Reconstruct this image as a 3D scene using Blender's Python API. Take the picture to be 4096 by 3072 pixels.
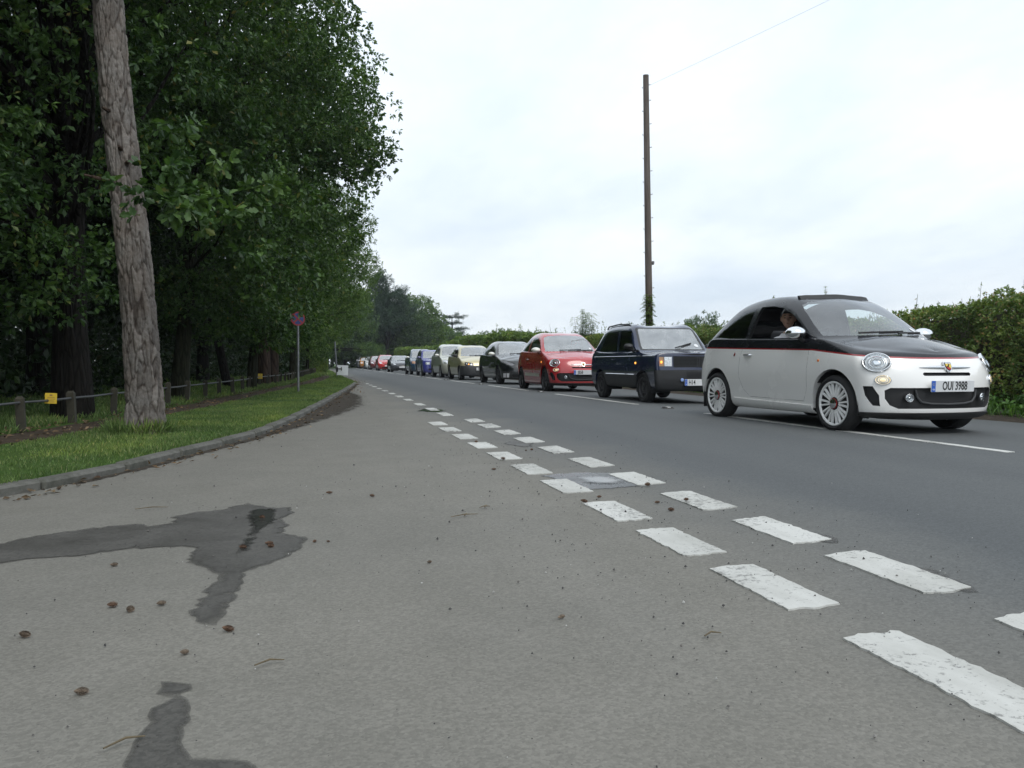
import bpy, bmesh, math, random
import numpy as np
from mathutils import Vector, Matrix
R = math.radians
for o in list(bpy.data.objects): bpy.data.objects.remove(o, do_unlink=True)
scene = bpy.context.scene
COL = scene.collection

# ---------------------------------------------------------------- camera, sky, sun, exposure
cam = bpy.data.cameras.new('camera'); cam.sensor_width = 36.0; cam.lens = 28.22
cam.clip_start = 0.05; cam.clip_end = 3000
camo = bpy.data.objects.new('camera', cam); COL.objects.link(camo)
camo.location = (-5.29, 0, 0.78); camo.rotation_euler = (R(88.5), 0, R(-13.9))
scene.camera = camo
scene.view_settings.view_transform = 'Standard'; scene.view_settings.look = 'None'
scene.view_settings.exposure = 0.22; scene.view_settings.gamma = 1.0
scene.render.engine = 'CYCLES'
scene.cycles.use_denoising = True
scene.cycles.max_bounces = 6; scene.cycles.transparent_max_bounces = 12
scene.cycles.diffuse_bounces = 3; scene.cycles.glossy_bounces = 3; scene.cycles.transmission_bounces = 4
scene.cycles.caustics_reflective = False; scene.cycles.caustics_refractive = False
scene.cycles.sample_clamp_indirect = 4.0
SUN_EL, SUN_AZ = 52.0, 165.0      # compass-style: measured from +Y towards +X

world = bpy.data.worlds.new('World'); scene.world = world; world.use_nodes = True
def build_sky():
    nt = world.node_tree; N = nt.nodes; L = nt.links; N.clear()
    out = N.new('ShaderNodeOutputWorld'); bg = N.new('ShaderNodeBackground')
    L.new(bg.outputs[0], out.inputs[0]); bg.inputs['Strength'].default_value = 0.1
    sky = N.new('ShaderNodeTexSky'); sky.sky_type = 'NISHITA'; sky.sun_disc = False
    sky.sun_elevation = R(SUN_EL); sky.sun_rotation = R(SUN_AZ); sky.air_density = 1.0; sky.dust_density = 2.5
    tc = N.new('ShaderNodeTexCoord'); sep = N.new('ShaderNodeSeparateXYZ'); L.new(tc.outputs['Generated'], sep.inputs[0])
    def mth(op, a, b=None, clamp=False):
        n = N.new('ShaderNodeMath'); n.operation = op; n.use_clamp = clamp
        for i, v in enumerate((a, b)):
            if v is None: continue
            if isinstance(v, (int, float)): n.inputs[i].default_value = v
            else: L.new(v, n.inputs[i])
        return n.outputs[0]
    zz = mth('ADD', mth('MAXIMUM', sep.outputs['Z'], 0.0), 0.16)
    px = mth('DIVIDE', sep.outputs['X'], zz); py = mth('DIVIDE', sep.outputs['Y'], zz)
    cmb = N.new('ShaderNodeCombineXYZ'); L.new(px, cmb.inputs[0]); L.new(py, cmb.inputs[1])
    def noise(scale, det, rough, off):
        mp = N.new('ShaderNodeMapping'); L.new(cmb.outputs[0], mp.inputs[0]); mp.inputs['Location'].default_value = off
        mp.inputs['Scale'].default_value = (1.0, 0.62, 1.0)
        n = N.new('ShaderNodeTexNoise'); n.inputs['Scale'].default_value = scale
        n.inputs['Detail'].default_value = det; n.inputs['Roughness'].default_value = rough
        L.new(mp.outputs[0], n.inputs['Vector']); return n.outputs['Fac']
    n1 = noise(0.55, 5, 0.55, (3.1, 0.4, 0)); n2 = noise(1.5, 6, 0.6, (7.7, 2.0, 0))
    body = mth('ADD', mth('MULTIPLY', n1, 0.65), mth('MULTIPLY', n2, 0.35))
    ramp = N.new('ShaderNodeValToRGB'); L.new(body, ramp.inputs[0])
    e = ramp.color_ramp.elements
    e[0].position = 0.36; e[0].color = (7.75, 8.85, 10.1, 1)      # grey-blue undersides
    e[1].position = 0.60; e[1].color = (9.9, 10.6, 11.1, 1)      # bright cloud
    # thin places let the blue through a little
    mix = N.new('ShaderNodeMix'); mix.data_type = 'RGBA'
    L.new(sky.outputs[0], mix.inputs['A']); L.new(ramp.outputs[0], mix.inputs['B'])
    L.new(mth('MULTIPLY_ADD', n2, 0.25, True), mix.inputs['Factor'])
    mf = mth('ADD', mth('MULTIPLY', n2, 0.3), 0.76, True); L.new(mf, mix.inputs['Factor'])
    # an overcast dome is dimmer and greyer low down
    el = N.new('ShaderNodeMapRange'); L.new(sep.outputs['Z'], el.inputs['Value'])
    el.inputs['From Min'].default_value = 0.0; el.inputs['From Max'].default_value = 0.38
    el.inputs['To Min'].default_value = 0.86; el.inputs['To Max'].default_value = 1.06
    sc = N.new('ShaderNodeVectorMath'); sc.operation = 'SCALE'
    L.new(mix.outputs['Result'], sc.inputs[0]); L.new(el.outputs[0], sc.inputs['Scale'])
    L.new(sc.outputs[0], bg.inputs['Color'])
build_sky()
sun = bpy.data.lights.new('sun', 'SUN'); sun.energy = 1.0; sun.angle = R(25); sun.color = (1.0, 0.97, 0.92)
suno = bpy.data.objects.new('sun', sun); COL.objects.link(suno)
_a, _e = R(SUN_AZ), R(SUN_EL)
suno.rotation_euler = Vector((-math.sin(_a)*math.cos(_e), -math.cos(_a)*math.cos(_e), -math.sin(_e))).to_track_quat('-Z', 'Y').to_euler()

# ---------------------------------------------------------------- helpers
def tag(o, label=None, cat=None, group=None, kind=None):
    if label: o['label'] = label
    if cat: o['category'] = cat
    if group: o['group'] = group
    if kind: o['kind'] = kind
    return o
def empty(name, loc=(0, 0, 0), rz=0.0):
    o = bpy.data.objects.new(name, None); COL.objects.link(o); o.empty_display_size = 0.2
    o.location = loc; o.rotation_euler = (0, 0, rz); return o
def link(name, me, m=None, parent=None):
    o = bpy.data.objects.new(name, me); COL.objects.link(o)
    if m is not None and len(me.materials) == 0: me.materials.append(m)
    if parent is not None: o.parent = parent
    return o
def np_mesh(name, V, F, smooth=False, attrs=None):
    """V (n,3), F (m,k) with constant k"""
    V = np.asarray(V, dtype=np.float32); F = np.asarray(F, dtype=np.int32); k = F.shape[1]
    me = bpy.data.meshes.new(name)
    me.vertices.add(len(V)); me.vertices.foreach_set('co', V.ravel())
    me.loops.add(F.size); me.loops.foreach_set('vertex_index', F.ravel())
    me.polygons.add(len(F)); me.polygons.foreach_set('loop_start', np.arange(0, F.size, k, dtype=np.int32))
    me.polygons.foreach_set('use_smooth', np.full(len(F), smooth))
    for an, av in (attrs or {}).items():
        a = me.attributes.new(an, 'FLOAT', 'POINT'); a.data.foreach_set('value', np.asarray(av, dtype=np.float32))
    me.update(calc_edges=True); me.validate(); return me
class MB:
    """collects boxes, tubes, lathes and patches into one mesh"""
    def __init__(s): s.v = []; s.f = []; s.m = []
    def add(s, vs, fs, m=0):
        b = len(s.v); s.v += [tuple(v) for v in vs]; s.f += [tuple(i+b for i in f) for f in fs]; s.m += [m]*len(fs); return s
    def box(s, c, d, M=None, m=0, bev=0.0):
        x, y, z = (q/2 for q in d)
        if bev <= 0:
            vs = [(-x,-y,-z),(x,-y,-z),(x,y,-z),(-x,y,-z),(-x,-y,z),(x,-y,z),(x,y,z),(-x,y,z)]
            fs = [(0,3,2,1),(4,5,6,7),(0,1,5,4),(1,2,6,5),(2,3,7,6),(3,0,4,7)]
        else:
            b = min(bev, x*.9, y*.9, z*.9)
            vs = []; fs = []
            idx = {}
            for sx in (-1,1):
                for sy in (-1,1):
                    for sz in (-1,1):
                        for a in range(3):
                            p = [sx*(x-b), sy*(y-b), sz*(z-b)]; p[a] = (sx*x, sy*y, sz*z)[a]
                            idx[(sx,sy,sz,a)] = len(vs); vs.append(tuple(p))
            for a in range(3):
                o1, o2 = [q for q in range(3) if q != a]
                for sg in (-1,1):
                    q = []
                    for s1, s2 in ((-1,-1),(1,-1),(1,1),(-1,1)):
                        k = [0,0,0]; k[a] = sg; k[o1] = s1; k[o2] = s2; q.append(idx[(*k,a)])
                    fs.append(q)
                # edges along axis a
                for s1 in (-1,1):
                    for s2 in (-1,1):
                        k0=[0,0,0]; k0[o1]=s1; k0[o2]=s2; ka=list(k0); kb=list(k0); ka[a]=-1; kb[a]=1
                        fs.append([idx[(*ka,o1)], idx[(*kb,o1)], idx[(*kb,o2)], idx[(*ka,o2)]])
            for sx in (-1,1):
                for sy in (-1,1):
                    for sz in (-1,1): fs.append([idx[(sx,sy,sz,a)] for a in range(3)])
        vs = [Vector(v) for v in vs]
        if M is not None: vs = [M @ v for v in vs]
        return s.add([v + Vector(c) for v in vs], fs, m)
    def tube(s, pts, rad, n=8, m=0, cap=True):
        pts = [Vector(p) for p in pts]; rr = rad if hasattr(rad, '__len__') else [rad]*len(pts)
        vs = []; up = None
        for i, p in enumerate(pts):
            d = (pts[min(i+1,len(pts)-1)] - pts[max(i-1,0)]).normalized()
            if up is None: up = d.orthogonal().normalized()
            up = (up - d*up.dot(d)).normalized(); w = d.cross(up)
            for k in range(n):
                a = 2*math.pi*k/n; vs.append(p + (up*math.cos(a) + w*math.sin(a))*rr[i])
        fs = [(i*n+k, i*n+(k+1)%n, (i+1)*n+(k+1)%n, (i+1)*n+k) for i in range(len(pts)-1) for k in range(n)]
        if cap: fs += [tuple(range(n))[::-1], tuple((len(pts)-1)*n+k for k in range(n))]
        return s.add(vs, fs, m)
    def lathe(s, prof, n=32, M=None, m=0, closed=False):
        """prof list of (r, h): axis = local Z"""
        vs = []
        for r, h in prof:
            for k in range(n):
                a = 2*math.pi*k/n; vs.append(Vector((r*math.cos(a), r*math.sin(a), h)))
        if M is not None: vs = [M @ v for v in vs]
        P = len(prof); q = P if closed else P-1
        fs = [(i*n+k, i*n+(k+1)%n, ((i+1)%P)*n+(k+1)%n, ((i+1)%P)*n+k) for i in range(q) for k in range(n)]
        return s.add(vs, fs, m)
    def mesh(s, name, smooth=True, ang=35):
        me = bpy.data.meshes.new(name); me.from_pydata(s.v, [], s.f)
        me.polygons.foreach_set('material_index', s.m); me.update()
        bm = bmesh.new(); bm.from_mesh(me); bmesh.ops.recalc_face_normals(bm, faces=bm.faces); bm.to_mesh(me); bm.free()
        if smooth:
            me.polygons.foreach_set('use_smooth', [True]*len(me.polygons)); me.set_sharp_from_angle(angle=R(ang))
        return me
    def build(s, name, mats, parent=None, smooth=True, ang=35):
        me = s.mesh(name, smooth, ang)
        for m_ in (mats if isinstance(mats, (list, tuple)) else [mats]): me.materials.append(m_)
        return link(name, me, None, parent)

# ---------- numpy noise
def _hash(ix, iy, iz, seed=0):
    h = (ix*374761393 + iy*668265263 + iz*1274126177 + seed*974711) & 0x7fffffff
    h = ((h ^ (h >> 13))*1274126177) & 0x7fffffff
    return ((h ^ (h >> 16)) & 0xffff)/65535.0
def vnoise(P, seed=0):
    P = np.asarray(P, float); I = np.floor(P).astype(np.int64); f = P - I; f = f*f*(3-2*f); r = 0
    for dx in (0,1):
        for dy in (0,1):
            for dz in (0,1):
                w = (f[:,0] if dx else 1-f[:,0])*(f[:,1] if dy else 1-f[:,1])*(f[:,2] if dz else 1-f[:,2])
                r = r + w*_hash(I[:,0]+dx, I[:,1]+dy, I[:,2]+dz, seed)
    return r
def fbm(P, oct=4, seed=0):
    P = np.asarray(P, float); r = 0; a = .5
    for i in range(oct): r = r + a*vnoise(P*2**i, seed+i); a *= .5
    return r
def worley(P, seed=0):
    P = np.asarray(P, float); I = np.floor(P).astype(np.int64); f1 = np.full(len(P), 9.); f2 = f1.copy(); cid = f1*0
    for dx in (-1,0,1):
        for dy in (-1,0,1):
            for dz in (-1,0,1):
                a, b, c = I[:,0]+dx, I[:,1]+dy, I[:,2]+dz
                d = np.sqrt((a+_hash(a,b,c,seed)-P[:,0])**2 + (b+_hash(a,b,c,seed+1)-P[:,1])**2 + (c+_hash(a,b,c,seed+2)-P[:,2])**2)
                n = d < f1; cid = np.where(n, _hash(a,b,c,seed+7), cid); f2 = np.where(n, f1, np.minimum(f2, d)); f1 = np.where(n, d, f1)
    return f1, f2, cid

# ---------- materials
class NT:
    def __init__(s, name):
        s.mat = bpy.data.materials.new(name); s.mat.use_nodes = True; s.t = s.mat.node_tree; s.N = s.t.nodes; s.L = s.t.links
        s.b = s.N['Principled BSDF']; s.out = s.N['Material Output']
    def n(s, ty, **kw):
        nd = s.N.new(ty)
        for k, v in kw.items(): setattr(nd, k, v)
        return nd
    def put(s, sock, v):
        if v is None: return
        if isinstance(v, (int, float)): sock.default_value = v
        elif isinstance(v, tuple): sock.default_value = (*v, 1.0) if len(v) == 3 and sock.type == 'RGBA' else v
        else: s.L.new(v, sock)
    def math(s, op, a, b=None, c=None, clamp=False):
        nd = s.n('ShaderNodeMath', operation=op, use_clamp=clamp)
        for i, v in enumerate((a, b, c)): s.put(nd.inputs[i], v)
        return nd.outputs[0]
    def mix(s, f, a, b, blend='MIX'):
        nd = s.n('ShaderNodeMix', data_type='RGBA', blend_type=blend)
        s.put(nd.inputs['Factor'], f); s.put(nd.inputs['A'], a); s.put(nd.inputs['B'], b); return nd.outputs['Result']
    def ramp(s, f, stops):
        nd = s.n('ShaderNodeValToRGB'); s.put(nd.inputs[0], f); e = nd.color_ramp.elements
        while len(e) < len(stops): e.new(0.5)
        for q, (p, c) in zip(e, stops): q.position = p; q.color = (*c, 1) if isinstance(c, tuple) else (c, c, c, 1)
        return nd.outputs[0]
    def coord(s, kind='Object'): 
        return s.n('ShaderNodeTexCoord').outputs[kind]
    def noise(s, vec, scale, det=4, rough=.55, dist=0.0):
        nd = s.n('ShaderNodeTexNoise'); s.put(nd.inputs['Vector'], vec); nd.inputs['Scale'].default_value = scale
        nd.inputs['Detail'].default_value = det; nd.inputs['Roughness'].default_value = rough; nd.inputs['Distortion'].default_value = dist
        return nd.outputs['Fac']
    def vor(s, vec, scale, feature='F1', out='Distance'):
        nd = s.n('ShaderNodeTexVoronoi', feature=feature); s.put(nd.inputs['Vector'], vec); nd.inputs['Scale'].default_value = scale
        return nd.outputs[out]
    def mapr(s, v, a, b, c=0.0, d=1.0):
        nd = s.n('ShaderNodeMapRange'); s.put(nd.inputs['Value'], v)
        for k, q in zip(('From Min','From Max','To Min','To Max'), (a,b,c,d)): s.put(nd.inputs[k], q)
        return nd.outputs[0]
    def scale(s, vec, sc):
        nd = s.n('ShaderNodeMapping'); s.put(nd.inputs[0], vec); nd.inputs['Scale'].default_value = sc; return nd.outputs[0]
    def bump(s, h, strength=.3, dist=.01):
        nd = s.n('ShaderNodeBump'); s.put(nd.inputs['Height'], h); nd.inputs['Strength'].default_value = strength; nd.inputs['Distance'].default_value = dist
        s.L.new(nd.outputs[0], s.b.inputs['Normal'])
    def attr(s, name): return s.n('ShaderNodeAttribute', attribute_name=name).outputs['Fac']
    def set(s, **kw):
        names = {'base':'Base Color','rough':'Roughness','metal':'Metallic','spec':'Specular IOR Level','coat':'Coat Weight','coatr':'Coat Roughness','ior':'IOR','emit':'Emission Color','estr':'Emission Strength','alpha':'Alpha','sheen':'Sheen Weight'}
        for k, v in kw.items(): s.put(s.b.inputs[names[k]], v)
        return s
MATS = {}
def plain(name, base, rough=.5, metal=0.0, coat=0.0, spec=.5, var=0.0, vscale=6.0, emit=None, estr=0.0):
    """a surface of one colour, with a little grime in colour and gloss"""
    if name in MATS: return MATS[name]
    t = NT(name); c = t.coord()
    n1 = t.noise(c, vscale, 5, .6)
    lo = tuple(x*(1-var) for x in base); hi = tuple(min(1, x*(1+var*.6)) for x in base)
    t.set(base=t.ramp(n1, [(.3, lo), (.7, hi)]) if var > 0 else base, rough=t.mapr(n1, .3, .7, max(0.02, rough*.85), min(1, rough*1.15)), metal=metal, coat=coat, coatr=.03, spec=spec)
    if emit: t.set(emit=emit, estr=estr)
    MATS[name] = t.mat; return t.mat
# ---------------------------------------------------------------- the lie of the land
# world axes: +Y runs along the main road away from the camera, +X across it to the right, road centre at x = 0
def crown_z(x):
    ax = abs(x); return .08*(1-(ax/3.3)**2) if ax <= 3.3 else -(ax-3.3)*.02
crown_zv = np.vectorize(crown_z)
BEND_T, BEND_R = 102.0, 75.0
def road_pt(x, t):
    """point at lateral offset x and distance t along the road, which bends right in the far distance"""
    if t <= BEND_T: return (x, t)
    a = min((t-BEND_T)/BEND_R, 2.2); r = BEND_R - x
    return (BEND_R - r*math.cos(a), BEND_T + r*math.sin(a))
KERB = [(-40, 2.1), (-24, 2.2), (-16, 2.5), (-11.5, 3.1), (-9.3, 3.9), (-8.2, 4.65), (-7.62, 5.2), (-7.21, 5.67), (-7.02, 6.11), (-6.7, 6.86), (-6.28, 8.21), (-5.92, 9.42), (-5.72, 10.6), (-5.5, 12.3), (-5.09, 16.15), (-4.4, 23.0), (-3.78, 30.3), (-3.62, 33.0)]
_kt = [p[1] for p in KERB]; _kx = [p[0] for p in KERB]
def kerb_x(t):
    if t <= 33: return float(np.interp(t, _kt, _kx))
    if t <= BEND_T: return -3.62
    d = t-BEND_T; r = BEND_R+3.62
    return BEND_R - math.sqrt(r*r-d*d) if d < r else 400.0
def land_z(x, t):
    """surface of the left-hand verge and wood floor"""
    xk = kerb_x(t); zk = crown_z(max(xk, -8.0)) + float(np.interp(t, [0, 26, 33, 40], [.062, .056, .026, .015]))
    w = min(1.0, max(0.0, (xk-x)/3.0)); return zk*(1-w) + .03*w

def asphalt():
    t = NT('asphalt'); c = t.coord()
    sx = t.n('ShaderNodeSeparateXYZ'); t.L.new(c, sx.inputs[0]); X, Y = sx.outputs['X'], sx.outputs['Y']
    big = t.noise(c, .45, 5, .6); mid = t.noise(c, 2.6, 6, .65); fine = t.noise(c, 60, 3, .7)
    stretch = t.noise(t.scale(c, (1.6, .12, 1)), 1.0, 5, .6)         # wear drawn out along the lanes
    chips = t.vor(c, 125, 'F1', 'Color'); cd = t.vor(c, 125, 'F1', 'Distance')
    sep = t.n('ShaderNodeSeparateColor'); t.L.new(chips, sep.inputs[0]); rnd = sep.outputs[0]
    edge = t.math('ADD', X, t.math('MULTIPLY', t.math('SUBTRACT', t.noise(c, .8, 4), .5), 1.1))
    main = t.mapr(edge, -3.9, -2.6)                                   # 0 on the dusty apron, 1 on the travelled road
    apron = t.ramp(mid, [(.25, (.170, .163, .141)), (.75, (.210, .201, .177))])
    lane = t.ramp(stretch, [(.3, (.080, .086, .088)), (.7, (.113, .120, .121))])
    wob = t.math('ADD', X, t.math('MULTIPLY', t.math('SUBTRACT', t.noise(t.scale(c, (1, .15, 1)), 1.0, 3), .5), .5))
    track = t.mapr(t.math('ABSOLUTE', t.math('SUBTRACT', t.math('ABSOLUTE', t.math('ADD', wob, 1.65)), .72)), .42, .05)   # wheel tracks polished by traffic
    lane = t.mix(t.math('MULTIPLY', track, .38), lane, (.069, .075, .079))
    base = t.mix(main, apron, lane)
    # the old worn surface shows its stones close to the junction mouth, the fines look smooth further in
    base = t.mix(t.math('MULTIPLY', t.mapr(big, .35, .65), .45), base, t.mix(main, (.152, .149, .135), (.092, .098, .101)))
    # dirt swept to the kerb
    dirt = t.math('MULTIPLY', t.mapr(X, -4.6, -5.4), t.mapr(t.math('SUBTRACT', Y, t.math('MULTIPLY', t.math('ADD', X, 5.0), -8.0)), 20, 8))
    grain = t.mapr(rnd, 0, 1, .62, 1.36)
    g2 = t.math('MULTIPLY', grain, t.mapr(fine, .3, .7, .86, 1.14))
    gc = t.n('ShaderNodeCombineColor')
    for i in range(3): t.L.new(g2, gc.inputs[i])
    base = t.mix(.42, base, t.mix(1.0, base, gc.outputs[0], 'MULTIPLY'))
    pits = t.mapr(t.vor(c, 34, 'F1', 'Distance'), .02, .12)           # a few dark pinholes
    base = t.mix(t.math('MULTIPLY', t.math('SUBTRACT', 1.0, pits), .55), base, (.05, .05, .05))
    t.set(base=base, rough=t.mapr(stretch, .3, .7, .74, .9), spec=.35)
    t.bump(t.math('ADD', t.math('MULTIPLY', cd, -1.0), t.math('MULTIPLY', fine, .6)), .22, .005)
    return t.mat
def wet_asphalt(name, dark, rough):
    t = NT(name); c = t.coord()
    mid = t.noise(c, 3.0, 5, .6); rnd = t.n('ShaderNodeSeparateColor'); t.L.new(t.vor(c, 105, 'F1', 'Color'), rnd.inputs[0])
    base = t.ramp(mid, [(.3, tuple(q*.85 for q in dark)), (.7, tuple(q*1.15 for q in dark))])
    base = t.mix(.6, base, t.mix(1.0, base, t.ramp(rnd.outputs[0], [(0, .6), (1, 1.4)]), 'MULTIPLY'))
    t.set(base=base, rough=t.mapr(mid, .35, .65, rough, rough*1.5), spec=.5)
    t.bump(t.vor(c, 105, 'F1', 'Distance'), .22 if rough > .2 else .05, -.004)
    return t.mat
def paint_white():
    t = NT('road_paint'); c = t.coord(); mid = t.noise(c, 9, 6, .65); fine = t.noise(c, 70, 4, .7)
    grime = t.noise(t.scale(c, (1, .35, 1)), 3.2, 5, .65)
    base = t.ramp(grime, [(.28, (.38, .38, .35)), (.62, (.58, .58, .55))])
    spots = t.mapr(t.math('ADD', fine, t.math('MULTIPLY', mid, .55)), .88, .97)     # grit and worn-through flecks
    base = t.mix(t.math('MULTIPLY', spots, .8), base, (.13, .13, .13))
    worn = t.mapr(t.math('ADD', t.noise(c, 30, 5, .7), t.math('MULTIPLY', t.noise(c, 1.6, 3), .9)), 1.03, 1.13)   # rubbed through by tyres in places
    base = t.mix(t.math('MULTIPLY', worn, .75), base, (.15, .148, .138))
    t.set(base=base, rough=.72); t.bump(fine, .3, .003); return t.mat
def soil(name, a, b, sc=14):
    t = NT(name); c = t.coord(); n1 = t.noise(c, sc, 6, .7); n2 = t.noise(c, sc*.15, 4, .6)
    base = t.mix(t.mapr(n2, .3, .7), t.ramp(n1, [(.3, a), (.7, b)]), t.ramp(n1, [(.3, tuple(q*.6 for q in a)), (.7, tuple(q*.7 for q in b))]))
    t.set(base=base, rough=.95, spec=.2); t.bump(n1, .6, .02); return t.mat
def turf():
    t = NT('turf'); c = t.coord(); n1 = t.noise(c, 40, 5, .7); n2 = t.noise(c, 1.3, 5, .6); n3 = t.noise(c, .25, 3)
    g = t.ramp(n1, [(.25, (.030, .066, .014)), (.75, (.085, .155, .032))]); dry = t.ramp(n1, [(.25, (.055, .065, .022)), (.75, (.135, .135, .055))])
    base = t.mix(t.math('MULTIPLY', t.mapr(n2, .5, .72), .55), g, dry)
    t.set(base=base, rough=.95, spec=.15); t.bump(n1, .8, .03); return t.mat
M_ASPH = asphalt(); M_PAINT = paint_white(); M_TURF = turf()
M_PATH = soil('path_earth', (.040, .030, .022), (.105, .080, .056)); M_SOIL = soil('bare_soil', (.030, .024, .019), (.075, .060, .045))
M_WET = wet_asphalt('damp_asphalt', (.074, .071, .064), .5); M_WETTER = wet_asphalt('soaked_asphalt', (.035, .035, .033), .22)

def thin_out(m, lo=.28, hi=.52, amp=1.5, sc=9):
    # loose dirt lies in patches and thins out away from the kerb
    nt = m.node_tree; t = NT.__new__(NT); t.mat = m; t.t = nt; t.N = nt.nodes; t.L = nt.links; t.b = nt.nodes['Principled BSDF']; t.out = nt.nodes['Material Output']
    k = t.math('ADD', t.math('MULTIPLY', t.attr('thick'), 1.1), t.math('MULTIPLY', t.math('SUBTRACT', t.noise(t.coord(), sc, 6, .7), .5), amp))
    tr = t.n('ShaderNodeBsdfTransparent'); mx = t.n('ShaderNodeMixShader'); t.L.new(t.mapr(k, lo, hi), mx.inputs[0]); t.L.new(tr.outputs[0], mx.inputs[1]); t.L.new(t.b.outputs[0], mx.inputs[2]); t.L.new(mx.outputs[0], t.out.inputs[0])
thin_out(M_WET, -.42, .72, .5, 20); thin_out(M_WETTER, -.05, .75, .5, 22)
def strip(name, t0, t1, dt, xs, zfun, m, parent=None):
    ts = np.arange(t0, t1+1e-6, dt); V = []; n = len(xs)
    for t in ts:
        for x in xs: p = road_pt(x, t); V.append((p[0], p[1], zfun(x, t)))
    F = [(i*n+k, i*n+k+1, (i+1)*n+k+1, (i+1)*n+k) for i in range(len(ts)-1) for k in range(n-1)]
    return link(name, np_mesh(name, V, F, True), m, parent)
# far field: one sheet to the horizon
def ground_sheet():
    s = 1500.0; V = [(-s, -s, -1.0), (s, -s, -1.0), (s, s, -1.0), (-s, s, -1.0)]
    return link('ground', np_mesh('ground', V, [(0,1,2,3)]), M_TURF)
tag(ground_sheet(), kind='structure')
# carriageway and junction mouth
xs = sorted(set(list(np.arange(-40, -9, 3.0)) + list(np.arange(-9, 3.91, .3)) + [3.95]))
road = tag(strip('road', -26, 33, 1.0, xs, lambda x, t: crown_z(x), M_ASPH), kind='structure')
road_far = tag(strip('road_far_stretch', 33, 210, 1.5, list(np.arange(-3.9, 3.95, .52)), lambda x, t: crown_z(x), M_ASPH), kind='structure')
# left land: verge and wood floor in one sheet, its edge on the kerb
def left_land():
    ts = np.concatenate([np.arange(2.1, 34, .25), np.arange(34, 175, 1.0)])
    bs = np.array([0, .05, .12, .25, .5, .8, 1.2, 1.7, 2.4, 3.2, 4.5, 6.5, 9, 13, 20, 35, 60, 110]); V = []
    for t in ts:
        xk = kerb_x(t) - (.115 if t < 32 else -.06)
        for b in bs:
            x = xk-b; V.append((x, t, land_z(x, t) + (0.03*(float(vnoise([[x*.9, t*.9, 0]])[0])-.5) if b > .2 else -.012)))
    n = len(bs)
    F = [(i*n+k, (i+1)*n+k, (i+1)*n+k+1, i*n+k+1) for i in range(len(ts)-1) for k in range(n-1)]
    return link('verge', np_mesh('verge', V, F, True), M_TURF)
verge = tag(left_land(), kind='structure')
# trodden path between verge and fence
PATH = [(-9.6, 3.0), (-8.9, 5.5), (-8.05, 8.16), (-7.85, 9.21), (-7.42, 11.76), (-7.02, 14.39), (-6.75, 17.2), (-6.21, 22.2), (-5.5, 28.5), (-4.95, 34.3), (-4.35, 44.5), (-4.3, 60), (-4.3, 95)]
_pt = [p[1] for p in PATH]; _px = [p[0] for p in PATH]
def path_x(t): return float(np.interp(t, _pt, _px))
def footpath():
    ts = np.arange(3.0, 95, .25); V = []
    for t in ts:
        w = .52 + .16*float(vnoise([[t*.8, 3, 1]])[0])
        o = .12*(float(vnoise([[t*1.9, 7, 1]])[0])-.5)
        for k in range(6):
            x = path_x(t)+o-w*k/5; V.append((x, t, land_z(x, t)+.022 - (.03 if k in (0, 5) else 0)))
    F = [(i*6+k, (i+1)*6+k, (i+1)*6+k+1, i*6+k+1) for i in range(len(ts)-1) for k in range(5)]
    return link('path', np_mesh('path', V, F, True), M_PATH)
tag(footpath(), kind='structure')
# right-hand verge under the hedge
tag(strip('verge_right', -26, 210, 1.0, [3.6, 3.9, 4.15, 4.5, 5.0, 5.6, 6.4, 8, 11], lambda x, t: -.03 if x < 3.8 else (crown_z(x)+.035+.06*min(1, max(0, x-3.9)) + .05*(float(vnoise([[x*2, t*1.3, 5]])[0])-.5)), M_SOIL), kind='structure')

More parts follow.
